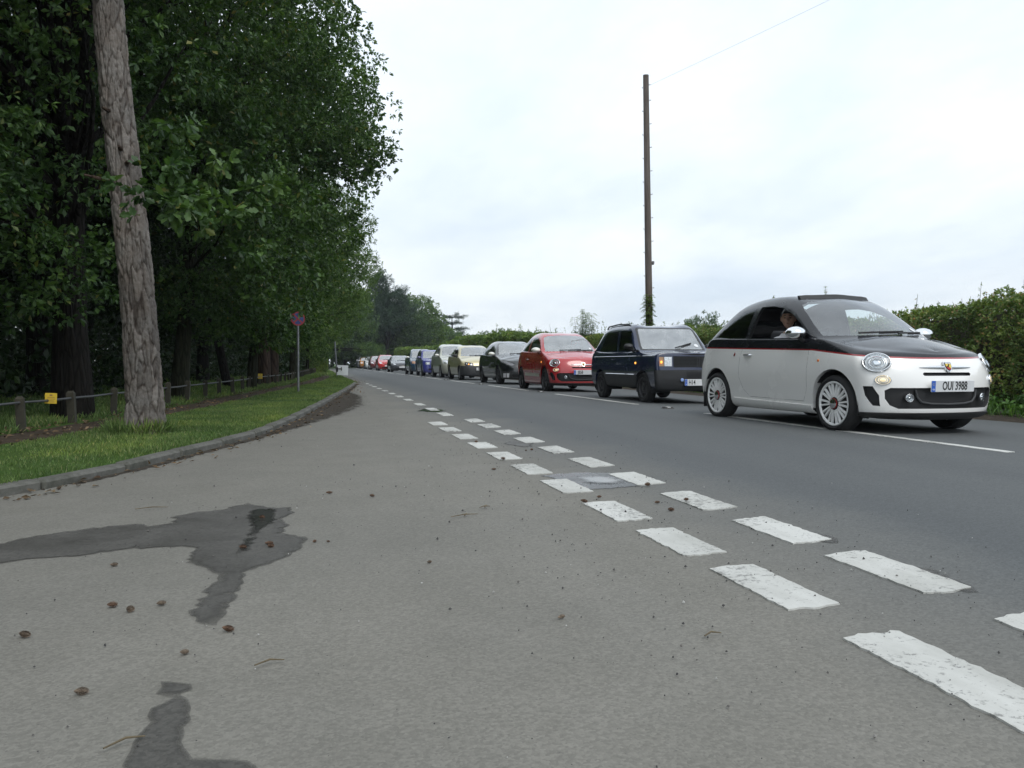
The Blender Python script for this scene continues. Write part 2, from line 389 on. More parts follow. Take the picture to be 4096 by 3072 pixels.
# wet and dirty patches, laid a few millimetres proud of the asphalt
def ragged(poly, amp, seed, step=.03):
    out = []; rng = random.Random(seed)
    for (x0, y0), (x1, y1) in zip(poly, poly[1:]+poly[:1]):
        d = math.hypot(x1-x0, y1-y0); n = max(1, int(d/step)); nx, ny = -(y1-y0)/(d+1e-9), (x1-x0)/(d+1e-9)
        for k in range(n):
            f = k/n; a = rng.gauss(0, amp) if n > 1 else 0
            out.append((x0+(x1-x0)*f+nx*a, y0+(y1-y0)*f+ny*a))
    return out
def patch(name, poly, m, dz, amp=.012, seed=1, soft=.045):
    from mathutils.geometry import delaunay_2d_cdt
    p = ragged(poly, amp, seed); n = len(p); A = np.array(p); B = np.roll(A, -1, 0); lo, hi = A.min(0), A.max(0); st = max(.03, (hi-lo).max()/45)
    gx, gy = np.meshgrid(np.arange(lo[0], hi[0], st), np.arange(lo[1], hi[1], st)); Q = np.stack([gx.ravel(), gy.ravel()], 1)
    def edge_dist(Q):
        d = B-A; u = np.clip(((Q[:, None]-A[None])*d[None]).sum(2)/((d*d).sum(1)+1e-12)[None], 0, 1); return np.linalg.norm(Q[:, None]-(A[None]+u[..., None]*d[None]), axis=2).min(1)
    cr = ((A[None, :, 1] > Q[:, None, 1]) != (B[None, :, 1] > Q[:, None, 1])) & (Q[:, None, 0] < (B-A)[None, :, 0]*(Q[:, None, 1]-A[None, :, 1])/((B-A)[None, :, 1]+1e-12)+A[None, :, 0])
    Q = Q[(cr.sum(1) % 2) == 1]; Q = Q[edge_dist(Q) > .012] if len(Q) else Q
    v, e, f, *_ = delaunay_2d_cdt([Vector(q) for q in p]+[Vector((float(a), float(b))) for a, b in Q], [(i, (i+1) % n) for i in range(n)], [list(range(n))], 1, 1e-5)
    me = bpy.data.meshes.new(name); me.from_pydata([(q.x, q.y, crown_z(q.x)+dz) for q in v], [], [tuple(q) for q in f])
    bm = bmesh.new(); bm.from_mesh(me); bmesh.ops.recalc_face_normals(bm, faces=bm.faces)
    for q in bm.faces:
        if q.normal.z < 0: q.normal_flip()
    bm.to_mesh(me); bm.free(); at = me.attributes.new('thick', 'FLOAT', 'POINT'); at.data.foreach_set('value', np.minimum(1, edge_dist(np.array([(q.co.x, q.co.y) for q in me.vertices]))/soft).astype(np.float32))
    me.polygons.foreach_set('use_smooth', [True]*len(me.polygons)); o = link(name, me, m, road); return o
WET1 = [(-8.3,3.85),(-7.7,4.05),(-7.1,4.15),(-6.85,4.15),(-6.72,4.22),(-6.64,4.33),(-6.52,4.4),(-6.35,4.47),(-6.18,4.5),(-6.11,4.41),(-6.0,4.47),(-6.05,4.64),(-5.92,4.75),(-5.79,4.77),(-5.74,4.87),(-5.67,4.96),(-5.6,4.84),(-5.5,4.72),(-5.42,4.72),(-5.4,4.54),(-5.45,4.38),(-5.41,4.19),(-5.44,4.02),(-5.32,3.86),(-5.34,3.67),(-5.41,3.49),(-5.5,3.37),(-5.56,3.3),(-5.55,3.14),(-5.56,2.95),(-5.57,2.85),(-5.58,2.73),(-5.59,2.65),(-5.64,2.68),(-5.67,2.75),(-5.7,2.84),(-5.67,2.87),(-5.68,3.06),(-5.66,3.2),(-5.66,3.31),(-5.72,3.42),(-5.8,3.54),(-5.81,3.69),(-5.8,3.81),(-5.91,3.87),(-6.11,3.89),(-6.23,3.83),(-6.38,3.82),(-6.52,3.81),(-6.57,3.77),(-6.68,3.7),(-6.95,3.64),(-7.6,3.6)]
WET2 = [(-5.68,2.22),(-5.6,2.18),(-5.59,2.14),(-5.62,2.12),(-5.59,2.08),(-5.58,1.99),(-5.57,1.85),(-5.54,1.76),(-5.46,1.73),(-5.39,1.67),(-5.3,1.55),(-5.64,1.5),(-5.68,1.8),(-5.67,1.9),(-5.66,1.97),(-5.67,2.05),(-5.63,2.1),(-5.67,2.14)]
WET3 = [(-5.65,4.69),(-5.59,4.75),(-5.5,4.69),(-5.48,4.36),(-5.52,4.18),(-5.56,4.02),(-5.56,3.75),(-5.59,3.6),(-5.62,3.56),(-5.61,3.89),(-5.60,4.18)]
patch('wet_patch', WET1, M_WET, .003, .008, 3, .032); patch('wet_patch', WET2, M_WET, .003, .006, 4, .028); patch('soaked_patch', WET3, M_WETTER, .005, .008, 5)
patch('pothole_fill', [(-3.73,5.4),(-3.49,5.45),(-3.29,5.37),(-3.19,5.18),(-3.24,4.87),(-3.27,4.72),(-3.42,4.67),(-3.66,4.69),(-3.69,4.89),(-3.72,5.12)], M_WETTER, .003, .012, 6)
M_PUD = plain('standing_water', (.035, .038, .040), .03, spec=.6); thin_out(M_PUD, .05, .8, .4, 16)
patch('puddle', [(-3.57,5.2),(-3.42,5.22),(-3.3,5.1),(-3.28,4.92),(-3.38,4.83),(-3.52,4.85),(-3.6,5.0)], M_PUD, .007, .010, 7, .11)
patch('puddle', [(-3.65,13.07),(-3.45,13.7),(-3.25,13.45),(-3.18,13.1),(-3.33,12.6),(-3.52,12.75)], M_PUD, .003, .02, 8)
for k, (cx, cy, rx, ry) in enumerate([(-3.36,7.45,.13,.28),(-3.13,2.42,.06,.2),(-3.12,3.1,.05,.12),(-3.05,1.95,.05,.12)]):
    patch('damp_spot', [(cx+rx*math.cos(a)*(1+.3*math.sin(3*a+k)), cy+ry*math.sin(a)) for a in np.linspace(0, 6.283, 14)[:-1]], M_WET, .003, .012, 20+k)
# leaf mould and mud washed against the kerb
M_MUD = soil('gutter_mud', (.034, .029, .024), (.095, .080, .062), 30)
thin_out(M_MUD)
def gutter():
    L = []; Rr = []
    for t in np.arange(6.2, 31, .12):
        w = (.05 + .55*max(0, math.sin((t-9.3)/14*math.pi) if 9.3 < t < 23.3 else 0))*(.6+.7*float(vnoise([[t*.45, 1, 9]])[0])) + .05
        x = kerb_x(t)+.012; L.append((x, t)); Rr.append((x+w, t))
    n = len(L); V = []; E = []
    for a, b in zip(L, Rr):
        for k in range(9): f = k/8; x = a[0]+(b[0]-a[0])*f*1.35; V.append((x, a[1], crown_z(x)+.003)); E.append(1-f)
    F = [(i*9+k, i*9+k+1, (i+1)*9+k+1, (i+1)*9+k) for i in range(n-1) for k in range(8)]
    link('gutter_dirt', np_mesh('gutter_dirt', V, F, True, {'thick': E}), M_MUD, road)
gutter()

# ---------- painted markings: each dash is a piece of the road surface
def dash(x0, x1, t0, t1, seed, parent, amp=.0045, dz=.006):
    rng = random.Random(seed); p = []
    nx = 9; nt = max(8, int((t1-t0)/.025)); nt = min(nt, 60)
    for k in range(nt): p.append((x1+rng.gauss(0, amp*.6), t0+(t1-t0)*k/nt))
    for k in range(nx): p.append((x1+(x0-x1)*k/nx, t1+rng.gauss(0, amp*1.1)+.012*math.sin(k/nx*3.14)))
    for k in range(nt): p.append((x0+rng.gauss(0, amp*.6), t1+(t0-t1)*k/nt))
    for k in range(nx): p.append((x0+(x1-x0)*k/nx, t0+rng.gauss(0, amp*1.1)-.010*math.sin(k/nx*3.14)))
    q = [road_pt(*a) for a in p]; n = len(p); c = road_pt((x0+x1)/2, (t0+t1)/2)
    # 4 mm thick: skirt down to the asphalt
    V = [(a[0], a[1], crown_z(b[0])+dz) for a, b in zip(q, p)] + [(a[0], a[1], crown_z(b[0])-.01) for a, b in zip(q, p)]
    F = [tuple(range(n))] + [(i, i+n, (i+1) % n + n, (i+1) % n) for i in range(n)]
    me = bpy.data.meshes.new('dash'); me.from_pydata(V, [], F); me.update()
    return link('dash', me, M_PAINT, parent)
inner = [(1.28,1.98),(2.26,2.78),(3.00,3.50),(3.74,4.26),(4.62,5.15),(5.46,5.99),(6.34,6.86),(7.24,7.76),(8.16,8.70),(9.10,9.65),(10.05,10.6)]
outer = [(-.4,.2),(.45,1.05),(1.36,1.99),(2.27,2.82),(3.04,3.56),(3.85,4.40),(4.74,5.26),(5.64,6.18),(6.58,7.10),(7.50,8.03),(8.42,8.95),(9.36,9.90),(10.3,10.86)]
for i, (a, b) in enumerate(inner+[(-.5,.1),(.38,1.0)]): dash(-3.825, -3.635, a, b, i, road)
for i, (a, b) in enumerate(outer): dash(-3.295, -3.105, a, b, 50+i, road)
for i, t in enumerate([12.0, 13.35, 15.0, 16.9, 18.7, 20.5, 22.6, 24.7, 26.7, 28.5, 30.4]): dash(-3.44+.004*i, -3.28, t-.3, t+.42, 80+i, road, .01)
k = 0
for c in np.arange(4.3, 150, 7.1):
    t0, t1 = (c+1.25 if c > 5 else 5.15), c+5.85
    dash(-.05, .05, t0, t1, 120+k, road if t1 < 33 else road_far, .006, .005); k += 1
dash(-.05, .05, -4, 2.9, 119, road, .006, .005)

# ---------- kerb stones
def kerb():
    root = empty('kerb', (0, 0, 0)); tag(root, kind='structure')
    t = NT('kerb_concrete'); c = t.coord(); n1 = t.noise(c, 18, 6, .7); n2 = t.noise(c, 1.4, 4, .6)
    base = t.mix(t.mapr(n2, .35, .65), t.ramp(n1, [(.3, (.10, .098, .088)), (.7, (.185, .182, .166))]), t.ramp(n1, [(.3, (.055, .057, .045)), (.7, (.115, .114, .098))]))
    t.set(base=base, rough=.9); t.bump(n1, .4, .01)
    # walk the kerb line in 0.9 m steps
    P = [Vector(p) for p in KERB]; seg = [0]
    for a, b in zip(P, P[1:]): seg.append(seg[-1]+(b-a).length)
    def at(s):
        s = min(max(s, 0), seg[-1]); i = max(0, min(len(P)-2, int(np.searchsorted(seg, s))-1)); f = (s-seg[i])/(seg[i+1]-seg[i]); return P[i].lerp(P[i+1], f)
    mb = MB(); L = .885
    mb.box((0, 0, 0), (.125, L, .25), bev=.018); me = mb.mesh('kerb_stone', True, 30); me.materials.append(t.mat)
    rng = random.Random(4); s = seg[1]
    while s < seg[-1]-1:
        a, b = at(s), at(s+.9); d = b-a; m = (a+b)/2
        nrm = Vector((-d.y, d.x)).normalized()
        x = m.x; top = crown_z(max(x, -8)) + float(np.interp(m.y, [0, 20, 27, 33], [.068, .066, .05, .018]))
        o = link('kerb_stone', me, None, root)
        o.location = (m.x+nrm.x*.06, m.y+nrm.y*.06, top-.125+rng.uniform(-.006, .006))
        o.rotation_euler = (rng.uniform(-.006, .006), rng.uniform(-.02, .03), math.atan2(d.y, d.x)-math.pi/2+rng.uniform(-.01, .01)); s += .9
kerb()
# ---------------------------------------------------------------- vegetation
def leafmat(name, dark, light, odd, rough=.42, trans=.22, oddf=.04):
    t = NT(name); g = t.n('ShaderNodeNewGeometry'); r = g.outputs['Random Per Island']
    base = t.ramp(r, [(0.0, dark), (.80, light), (1-oddf, tuple(q*1.15 for q in light)), (1.0, odd)])
    spray = t.noise(t.coord(), .9, 3, .6)             # whole sprays differ in age and tint
    base = t.mix(1.0, base, t.ramp(spray, [(.32, (.62, .70, .72)), (.52, (1, 1, 1)), (.72, (1.6, 1.42, 1.15))]), 'MULTIPLY')
    t.set(base=base, rough=rough, spec=.35)
    tr = t.n('ShaderNodeBsdfTranslucent'); t.L.new(t.mix(1.0, base, (.9, 1.0, .35), 'MULTIPLY'), tr.inputs[0])
    mx = t.n('ShaderNodeMixShader'); mx.inputs[0].default_value = trans
    t.L.new(t.b.outputs[0], mx.inputs[1]); t.L.new(tr.outputs[0], mx.inputs[2]); t.L.new(mx.outputs[0], t.out.inputs[0])
    return t.mat
def unit(v): return v/(np.linalg.norm(v, axis=1, keepdims=True)+1e-9)
LOBED = [(0, 0), (.22, .16), (.36, .36), (.50, .24), (.66, .42), (.80, .26), (1.0, 0)]
def leaf_arrays(base, axis, nrm, L, W, lobed=False):
    axis = unit(axis); nrm = unit(nrm - axis*np.sum(nrm*axis, 1, keepdims=True)); side = np.cross(axis, nrm)
    L = L[:, None]; W = W[:, None]; n = len(base)
    if not lobed:
        m = base + axis*L*.55 - nrm*L*.03; up = nrm*W*.16
        V = np.stack([base, m+side*W*.5+up, base+axis*L-nrm*L*.10, m-side*W*.5+up], 1).reshape(-1, 3)
        i = np.arange(n)[:, None]*4
        return V, np.concatenate([i+[[0,1,2]], i+[[0,2,3]]], 0)
    # stepped outline of an oak leaf, folded on the midrib
    cols = []
    for u, w in LOBED: cols.append(base+axis*L*u-nrm*L*.12*u*u)
    for u, w in LOBED[1:-1]: cols.append(base+axis*L*u-nrm*L*.12*u*u+side*W*w*1.25+nrm*W*w*.3)
    for u, w in LOBED[1:-1]: cols.append(base+axis*L*u-nrm*L*.12*u*u-side*W*w*1.25+nrm*W*w*.3)
    V = np.stack(cols, 1).reshape(-1, 3); K = len(cols); m = len(LOBED); tri = []
    for s0 in (m, m+m-2):
        e = [0]+[s0+k for k in range(m-2)]+[m-1]
        for k in range(m-1):
            a, b, c, d = k, k+1, e[k+1], e[k]
            for tr in ((a, b, c), (a, c, d)):
                if len(set(tr)) == 3: tri.append(tr)
    i = np.arange(n)[:, None, None]*K
    return V, (i+np.array(tri)[None]).reshape(-1, 3)
def rosettes(rng, tips, dirs, k, size, spread=.9, up=.68, asp=.55, lobed=False, out=.25):
    n = len(tips)*k; b = np.repeat(tips, k, 0); d = np.repeat(unit(dirs), k, 0)
    ax = d*.55 + rng.normal(0, 1, (n, 3))*spread*.62; ax[:, 2] -= .12
    nr = rng.normal(0, .42, (n, 3)); nr[:, 2] += up; nr += d*out
    L = size*rng.uniform(.65, 1.2, n)
    return leaf_arrays(b + unit(ax)*size*.12, ax, nr, L, L*asp, lobed)
def clump_centres(rng, lobes, n, shell=.55):
    w = np.array([l[6] if len(l) > 6 else l[3]*l[4]*l[5] for l in lobes], float); w /= w.sum()
    ii = rng.choice(len(lobes), n, p=w); lb = np.array([l[:6] for l in lobes])[ii]
    d = unit(rng.normal(0, 1, (n, 3))); r = rng.uniform(0, 1, n)**shell; r = .25+.75*r
    return lb[:, :3] + d*lb[:, 3:]*r[:, None], d
def crown_arrays(rng, lobes, nclump, ntwig, k, size, rc, asp=.55, shell=.55, lobed=False, droop=.0):
    c, d = clump_centres(rng, lobes, nclump, shell)
    R0 = rng.uniform(.55, 1.25, nclump)*rc
    tw = unit(rng.normal(0, 1, (nclump*ntwig, 3)) + np.repeat(d, ntwig, 0)*.7); tw[:, 2] *= .62
    cc = np.repeat(c, ntwig, 0); rr = np.repeat(R0, ntwig)*rng.uniform(.25, 1.0, nclump*ntwig)**.6
    tips = cc + tw*rr[:, None]; tips[:, 2] -= droop*rr*rr
    V, F = rosettes(rng, tips, tw, k, size, asp=asp, lobed=lobed)
    return V, F, c
def cat(parts):
    Vs, Fs, b = [], [], 0
    for V, F in parts: Vs.append(V); Fs.append(F+b); b += len(V)
    return np.concatenate(Vs), np.concatenate(Fs)
def barkmat(name, a, b, sc=9.0, stretch=.22):
    t = NT(name); c = t.scale(t.coord(), (1, 1, stretch)); n1 = t.noise(c, sc*2.2, 6, .7); v = t.vor(c, sc, 'DISTANCE_TO_EDGE')
    base = t.mix(t.mapr(v, .0, .10), tuple(q*.65 for q in a), t.ramp(n1, [(.3, a), (.7, b)]))
    t.set(base=base, rough=.93, spec=.2); t.bump(t.math('ADD', t.mapr(v, 0, .25), t.math('MULTIPLY', n1, .5)), .8, .03); return t.mat
def branch_arrays(rng, trunk, rads, targets, r0=.055, sides=6):
    """trunk polyline with limbs that sweep up to the targets; returns an MB"""
    mb = MB(); mb.tube(trunk, rads, 12)
    T = [Vector(p) for p in trunk]
    for g in targets:
        g = Vector(g); f = rng.uniform(.35, .95)
        # leave the trunk below the target
        zt = min(max(g.z*rng.uniform(.45, .75), T[0].z+(T[-1].z-T[0].z)*.22), T[-1].z*.97)
        zs = [p.z for p in T]; i = max(0, min(len(T)-2, int(np.searchsorted(zs, zt))-1)); u = (zt-zs[i])/max(1e-6, zs[i+1]-zs[i])
        a = T[i].lerp(T[i+1], min(max(u, 0), 1)); m = a.lerp(g, .5) + Vector((rng.normal(0, .25), rng.normal(0, .25), abs(rng.normal(.25, .2))))
        L = (g-a).length; rb = min(r0*(.5+.18*L), rads[i]*.6); pts = []; rr = []
        for k in range(6):
            s = k/5; pts.append(a.lerp(m, s).lerp(m.lerp(g, s), s) + Vector((rng.normal(0, .03*L*.3), rng.normal(0, .03*L*.3), 0))*(1 if 0 < k < 5 else 0)); rr.append(rb*(1-s)+.008)
        mb.tube(pts, rr, sides, cap=False)
    return mb
def set_smooth(me): me.polygons.foreach_set('use_smooth', np.ones(len(me.polygons), dtype=bool)); me.update()

M_OAK = leafmat('oak_leaf', (.030, .068, .023), (.094, .172, .052), (.24, .21, .07), trans=.32)
M_OAK2 = leafmat('oak_leaf_fresh', (.032, .076, .018), (.105, .190, .045), (.24, .24, .07), trans=.3)
M_LIME = leafmat('light_leaf', (.050, .104, .026), (.135, .225, .058), (.15, .16, .05), trans=.3)
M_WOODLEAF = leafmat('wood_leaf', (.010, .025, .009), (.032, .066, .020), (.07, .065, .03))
M_NEEDLE = leafmat('needle', (.014, .042, .022), (.036, .080, .040), (.05, .06, .03), trans=.06)
M_HEDGE = leafmat('hawthorn_leaf', (.072, .122, .034), (.225, .318, .092), (.40, .23, .12), oddf=.15, trans=.3)
M_HEDGE2 = leafmat('bright_hedge_leaf', (.070, .130, .028), (.195, .290, .070), (.28, .18, .07), oddf=.06, trans=.3)
M_FARLEAF = leafmat('distant_leaf', (.036, .078, .026), (.092, .165, .055), (.10, .12, .045), trans=.3)
M_BARK = barkmat('oak_bark', (.008, .007, .006), (.020, .017, .014), 14, .14); M_BARK2 = barkmat('mossy_bark', (.016, .018, .010), (.038, .040, .022), 14, .14); M_REDBARK = barkmat('red_pine_bark', (.040, .027, .020), (.095, .066, .050), 8, .15)

def tree(name, label, loc, lobes, h, r, m_leaf, m_bark, nclump, ntwig, k, size, rc, seed, nlimb=40, lean=(0, 0), asp=.55, group=None, cat_='tree', shell=.55, extra=None, lobed=False, top=None):
    rng = np.random.default_rng(seed); root = empty(name, loc); lx, ly, lz = loc
    lob = [(l[0]-lx, l[1]-ly, l[2]-lz, *l[3:]) for l in lobes]
    V, F, c = crown_arrays(rng, lob, nclump, ntwig, k, size, rc, asp, shell, lobed)
    if extra:
        eV, eF = extra(rng); V, F = cat([(V, F), (eV-np.array(loc), eF)])
    link('crown', np_mesh('crown', V, F, False), m_leaf, root)
    n = 9; tr = []; rd = []
    for i in range(n):
        s = i/(n-1); tr.append((lean[0]*s+.06*h*.15*math.sin(s*5+seed), lean[1]*s+.06*h*.12*math.cos(s*4+seed), -.25+(h+.25)*s)); rd.append(r*(1.28 if i == 0 else (1-.62*s)))
    far = c[rng.choice(len(c), min(nlimb, len(c)), replace=False)]
    mb = branch_arrays(rng, tr, rd, far, .05*max(.6, r/.25))
    mb.build('trunk', m_bark, root, True, 60)
    tag(root, label, cat_, group); return root
def copy_tree(src, loc, rz, sc, label, group, name=None):
    o = src.copy(); COL.objects.link(o); o.location = loc; o.rotation_euler = (0, 0, rz); o.scale = sc; o['label'] = label; o['group'] = group
    if name: o.name = name
    for ch in src.children:
        c = ch.copy(); COL.objects.link(c); c.parent = o
    return o

# ---- the wood on the left
def spray(lobes, nclump, ntwig, k, size, rc, lobed=True):
    def f(rng):
        V, F, c = crown_arrays(rng, lobes, nclump, ntwig, k, size, rc, .6, .8, lobed); return V, F
    return f
G_WOOD = 'trees of the wood on the left'
oak1 = tree('oak_tree', 'broad dark oak behind the knee-rail fence with thick trunk left of the pine', (-8.42, 12.25, .0),
    [(-10.3, 13.6, 7.2, 4.6, 4.2, 3.9), (-9.4, 11.2, 4.4, 2.6, 2.2, 2.0), (-8.6, 9.9, 6.9, 2.8, 1.6, 1.5, 9), (-7.4, 12.4, 8.3, 2.5, 2.4, 2.2), (-9.6, 10.0, 2.75, 1.5, 1.2, .75, 5), (-11.5, 11, 3.3, 2, 2, 1.4), (-9.2, 11.0, 1.95, 1.5, .9, .6, 4)],
    11.5, .235, M_OAK, M_BARK, 1300, 17, 6, .098, .60, 11, 60, (-.5, .2),
    extra=spray([(-6.66, 8.35, 2.45, .42, .3, .5, 5), (-6.45, 8.6, 2.05, .4, .3, .42, 4), (-6.4, 9.2, 3.0, .5, .4, .5, 4), (-6.1, 9.6, 2.5, .5, .5, .7, 3)], 16, 9, 6, .115, .26))
oak2 = tree('oak_tree', 'oak whose leafy boughs reach out over the road edge at the top', (-7.95, 17.6, 0),
    [(-7.6, 18.6, 8.2, 3.6, 4.0, 4.2), (-5.0, 19.3, 6.35, 1.25, 1.9, 1.2), (-5.9, 20.6, 9.4, 1.4, 2.0, 1.5), (-6.9, 16.9, 4.7, 1.5, 1.9, 1.7), (-6.2, 18.4, 5.6, 1.3, 1.5, 1.1), (-6.9, 17.3, 3.0, 1.2, 1.5, .95), (-7.3, 18.0, 2.05, 1.3, 1.5, .6, 5), (-4.45, 19.2, 5.75, .75, 1.0, .5, 3)],
    12.5, .16, M_OAK, M_BARK2, 1300, 16, 6, .10, .58, 12, 60, (.5, .3),
    extra=spray([(-6.1, 15.2, 3.3, 1.2, .8, .8), (-6.4, 14.6, 4.2, .9, .7, .8), (-6.0, 15.5, 2.3, .8, .6, .5)], 70, 11, 6, .12, .36, True))
oak3 = tree('oak_tree', 'slender mossy-trunked oak nearest the round no-stopping sign', (-7.1, 24.4, 0),
    [(-6.4, 25.6, 7.4, 2.9, 3.3, 4.2), (-5.5, 25.5, 4.4, 1.4, 2.2, 1.9), (-5.8, 28.6, 6.0, 1.3, 2.0, 1.5), (-6.6, 24.0, 1.95, 1.3, 1.7, .6, 5), (-6.3, 30.5, 2.4, 1.2, 2.0, .9, 6), (-6.0, 23.6, 3.3, 1.6, 1.6, 1.2), (-4.7, 24.5, 8.6, 1.6, 2.4, 1.9)],
    12, .13, M_OAK2, M_BARK2, 900, 12, 6, .13, .6, 13, 45, (.3, .3))
ash = tree('ash_tree', 'pale feathery green tree leaning over the bend of the verge', (-6.3, 37.5, 0),
    [(-5.3, 38.5, 6.0, 2.9, 4.2, 3.6), (-3.9, 41.5, 5.2, 1.6, 2.5, 2.2), (-4.4, 38.0, 3.2, 1.6, 2.6, 1.4), (-5.6, 35.5, 2.1, 1.2, 2.2, .8), (-3.2, 44.5, 6.0, 1.3, 1.8, 1.2)],
    10.5, .16, M_LIME, M_BARK2, 800, 14, 7, .13, .62, 14, 40, (.4, .5), asp=.34)
wood_a = tree('broadleaf_tree', 'tall dark broadleaf filling the upper left corner', (-13.5, 11.0, 0),
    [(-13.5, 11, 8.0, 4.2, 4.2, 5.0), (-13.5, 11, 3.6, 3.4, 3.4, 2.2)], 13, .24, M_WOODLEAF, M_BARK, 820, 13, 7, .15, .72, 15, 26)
wood_spots = [((-11.5, 20.5), 1.0, 'dark broadleaf between the two nearest oaks'), ((-12.6, 29), 1.05, 'dark broadleaf deep behind the leaning sapling trunk'), ((-9.6, 35), .95, 'broadleaf behind the paired red-barked pine trunks'), ((-18, 17), 1.1, 'shadowed broadleaf far back in the wood behind the thick oak'), ((-18, 31), 1.1, 'shadowed broadleaf far back in the wood in line with the sign'), ((-15.5, 4.8), .95, 'broadleaf at the left edge of the picture'), ((-14, 44), 1.0, 'broadleaf rising behind the pale feathery tree'), ((-8.0, 50), .85, 'dark tree behind the clipped hedge'), ((-22, 9), 1.1, 'shadowed broadleaf far back at the left edge'), ((-11.6, 6.6), .9, 'broadleaf added beyond the left edge to shade the wood')]  # last one is added past the left edge to block sky light
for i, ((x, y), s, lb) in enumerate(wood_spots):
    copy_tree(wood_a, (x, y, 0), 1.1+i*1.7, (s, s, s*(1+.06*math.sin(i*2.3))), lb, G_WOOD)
for i, (x, y, s, lb) in enumerate([(-5.7, 52, .80, 'round green tree hanging over the clipped hedge'), (-5.9, 66, .86, 'tree just past the white board on its post'), (-5.2, 82, .92, 'tree over the road edge where the queue of cars ends'), (-3.6, 99, .95, 'tree at the outside of the far bend')]):
    o = copy_tree(oak3, (x, y, 0), .4+i*1.3, (s, s, s), lb, G_WOOD); o.name = 'roadside_tree'
for o in (oak1, oak2, oak3, ash, wood_a): o['group'] = G_WOOD
# leaning sapling trunk and the two red-barked pines by the fence
def bare_trunk(name, label, pts, rads, m):
    x, y, z = pts[0]; root = empty(name, (x, y, 0)); mb = MB(); mb.tube([(p[0]-x, p[1]-y, p[2]) for p in pts], rads, 10); mb.build('trunk', m, root, True, 60)
    rng = np.random.default_rng(int(abs(x*100))); c = Vector(pts[-1])-Vector((x, y, 0))
    V, F, _ = crown_arrays(rng, [(c.x, c.y, c.z, 1.3, 1.3, 1.5)], 60, 10, 6, .13, .5); link('crown', np_mesh('crown', V, F), M_WOODLEAF, root)
    tag(root, label, 'tree', G_WOOD)
bare_trunk('sapling', 'thin trunk leaning left behind the fence', [(-7.75, 25.6, -.2), (-8.1, 25.8, 1.5), (-8.7, 26, 3.4), (-9.0, 26, 6)], [.14, .12, .1, .06], M_BARK)
bare_trunk('pine_tree', 'red-barked trunk, left of the close pair by the fence', [(-6.95, 28.9, -.2), (-6.95, 28.9, 2), (-7.0, 29, 6), (-7, 29, 10)], [.24, .21, .18, .12], M_REDBARK)
bare_trunk('pine_tree', 'pale-flaked red trunk, right of the close pair by the fence', [(-6.72, 30.3, -.2), (-6.7, 30.3, 2), (-6.7, 30.3, 6), (-6.6, 30.3, 10)], [.22, .2, .16, .1], M_REDBARK)
# the unlit depth of the wood, one mass of leaves
def deep_wood():
    rng = np.random.default_rng(77); n = 7000
    t = rng.uniform(-4, 110, n); x = -23 - rng.uniform(0, 9, n) + .09*np.maximum(t-20, 0); z = rng.uniform(0, 1, n)**.8*11
    tips = np.stack([x, t, z], 1); V, F = rosettes(rng, tips, rng.normal(0, 1, (n, 3)), 7, .62, up=.15)
    # undergrowth between the trunks
    m = 6500; t2 = rng.uniform(8, 70, m); x2 = -11.5 - rng.uniform(0, 10, m) + .07*t2; z2 = rng.uniform(0, 1, m)**1.5*2.2
    V2, F2 = rosettes(rng, np.stack([x2, t2, z2], 1), rng.normal(0, 1, (m, 3)), 7, .20, up=.2)
    # thicket under the far roadside trees and behind the bend
    q = 3600; t3 = rng.uniform(42, 124, q); x3 = np.array([kerb_x(a) for a in t3])-rng.uniform(2.4, 9, q); z3 = rng.uniform(0, 1, q)**1.2*4.6
    V3, F3 = rosettes(rng, np.stack([x3, t3, z3], 1), rng.normal(0, 1, (q, 3)), 7, .32, up=.15)
    q = 3000; a3 = rng.uniform(0, 1, q); x4 = -12+52*a3+rng.normal(0, 2, q); t4 = 137+9*a3+rng.normal(0, 3, q); z4 = rng.uniform(0, 1, q)**1.1*5.5
    V4, F4 = rosettes(rng, np.stack([x4, t4, z4], 1), rng.normal(0, 1, (q, 3)), 7, .5, up=.15)
    V, F = cat([(V, F), (V2, F2), (V3, F3), (V4, F4)])
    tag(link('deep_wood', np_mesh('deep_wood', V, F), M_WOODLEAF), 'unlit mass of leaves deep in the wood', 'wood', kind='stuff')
deep_wood()

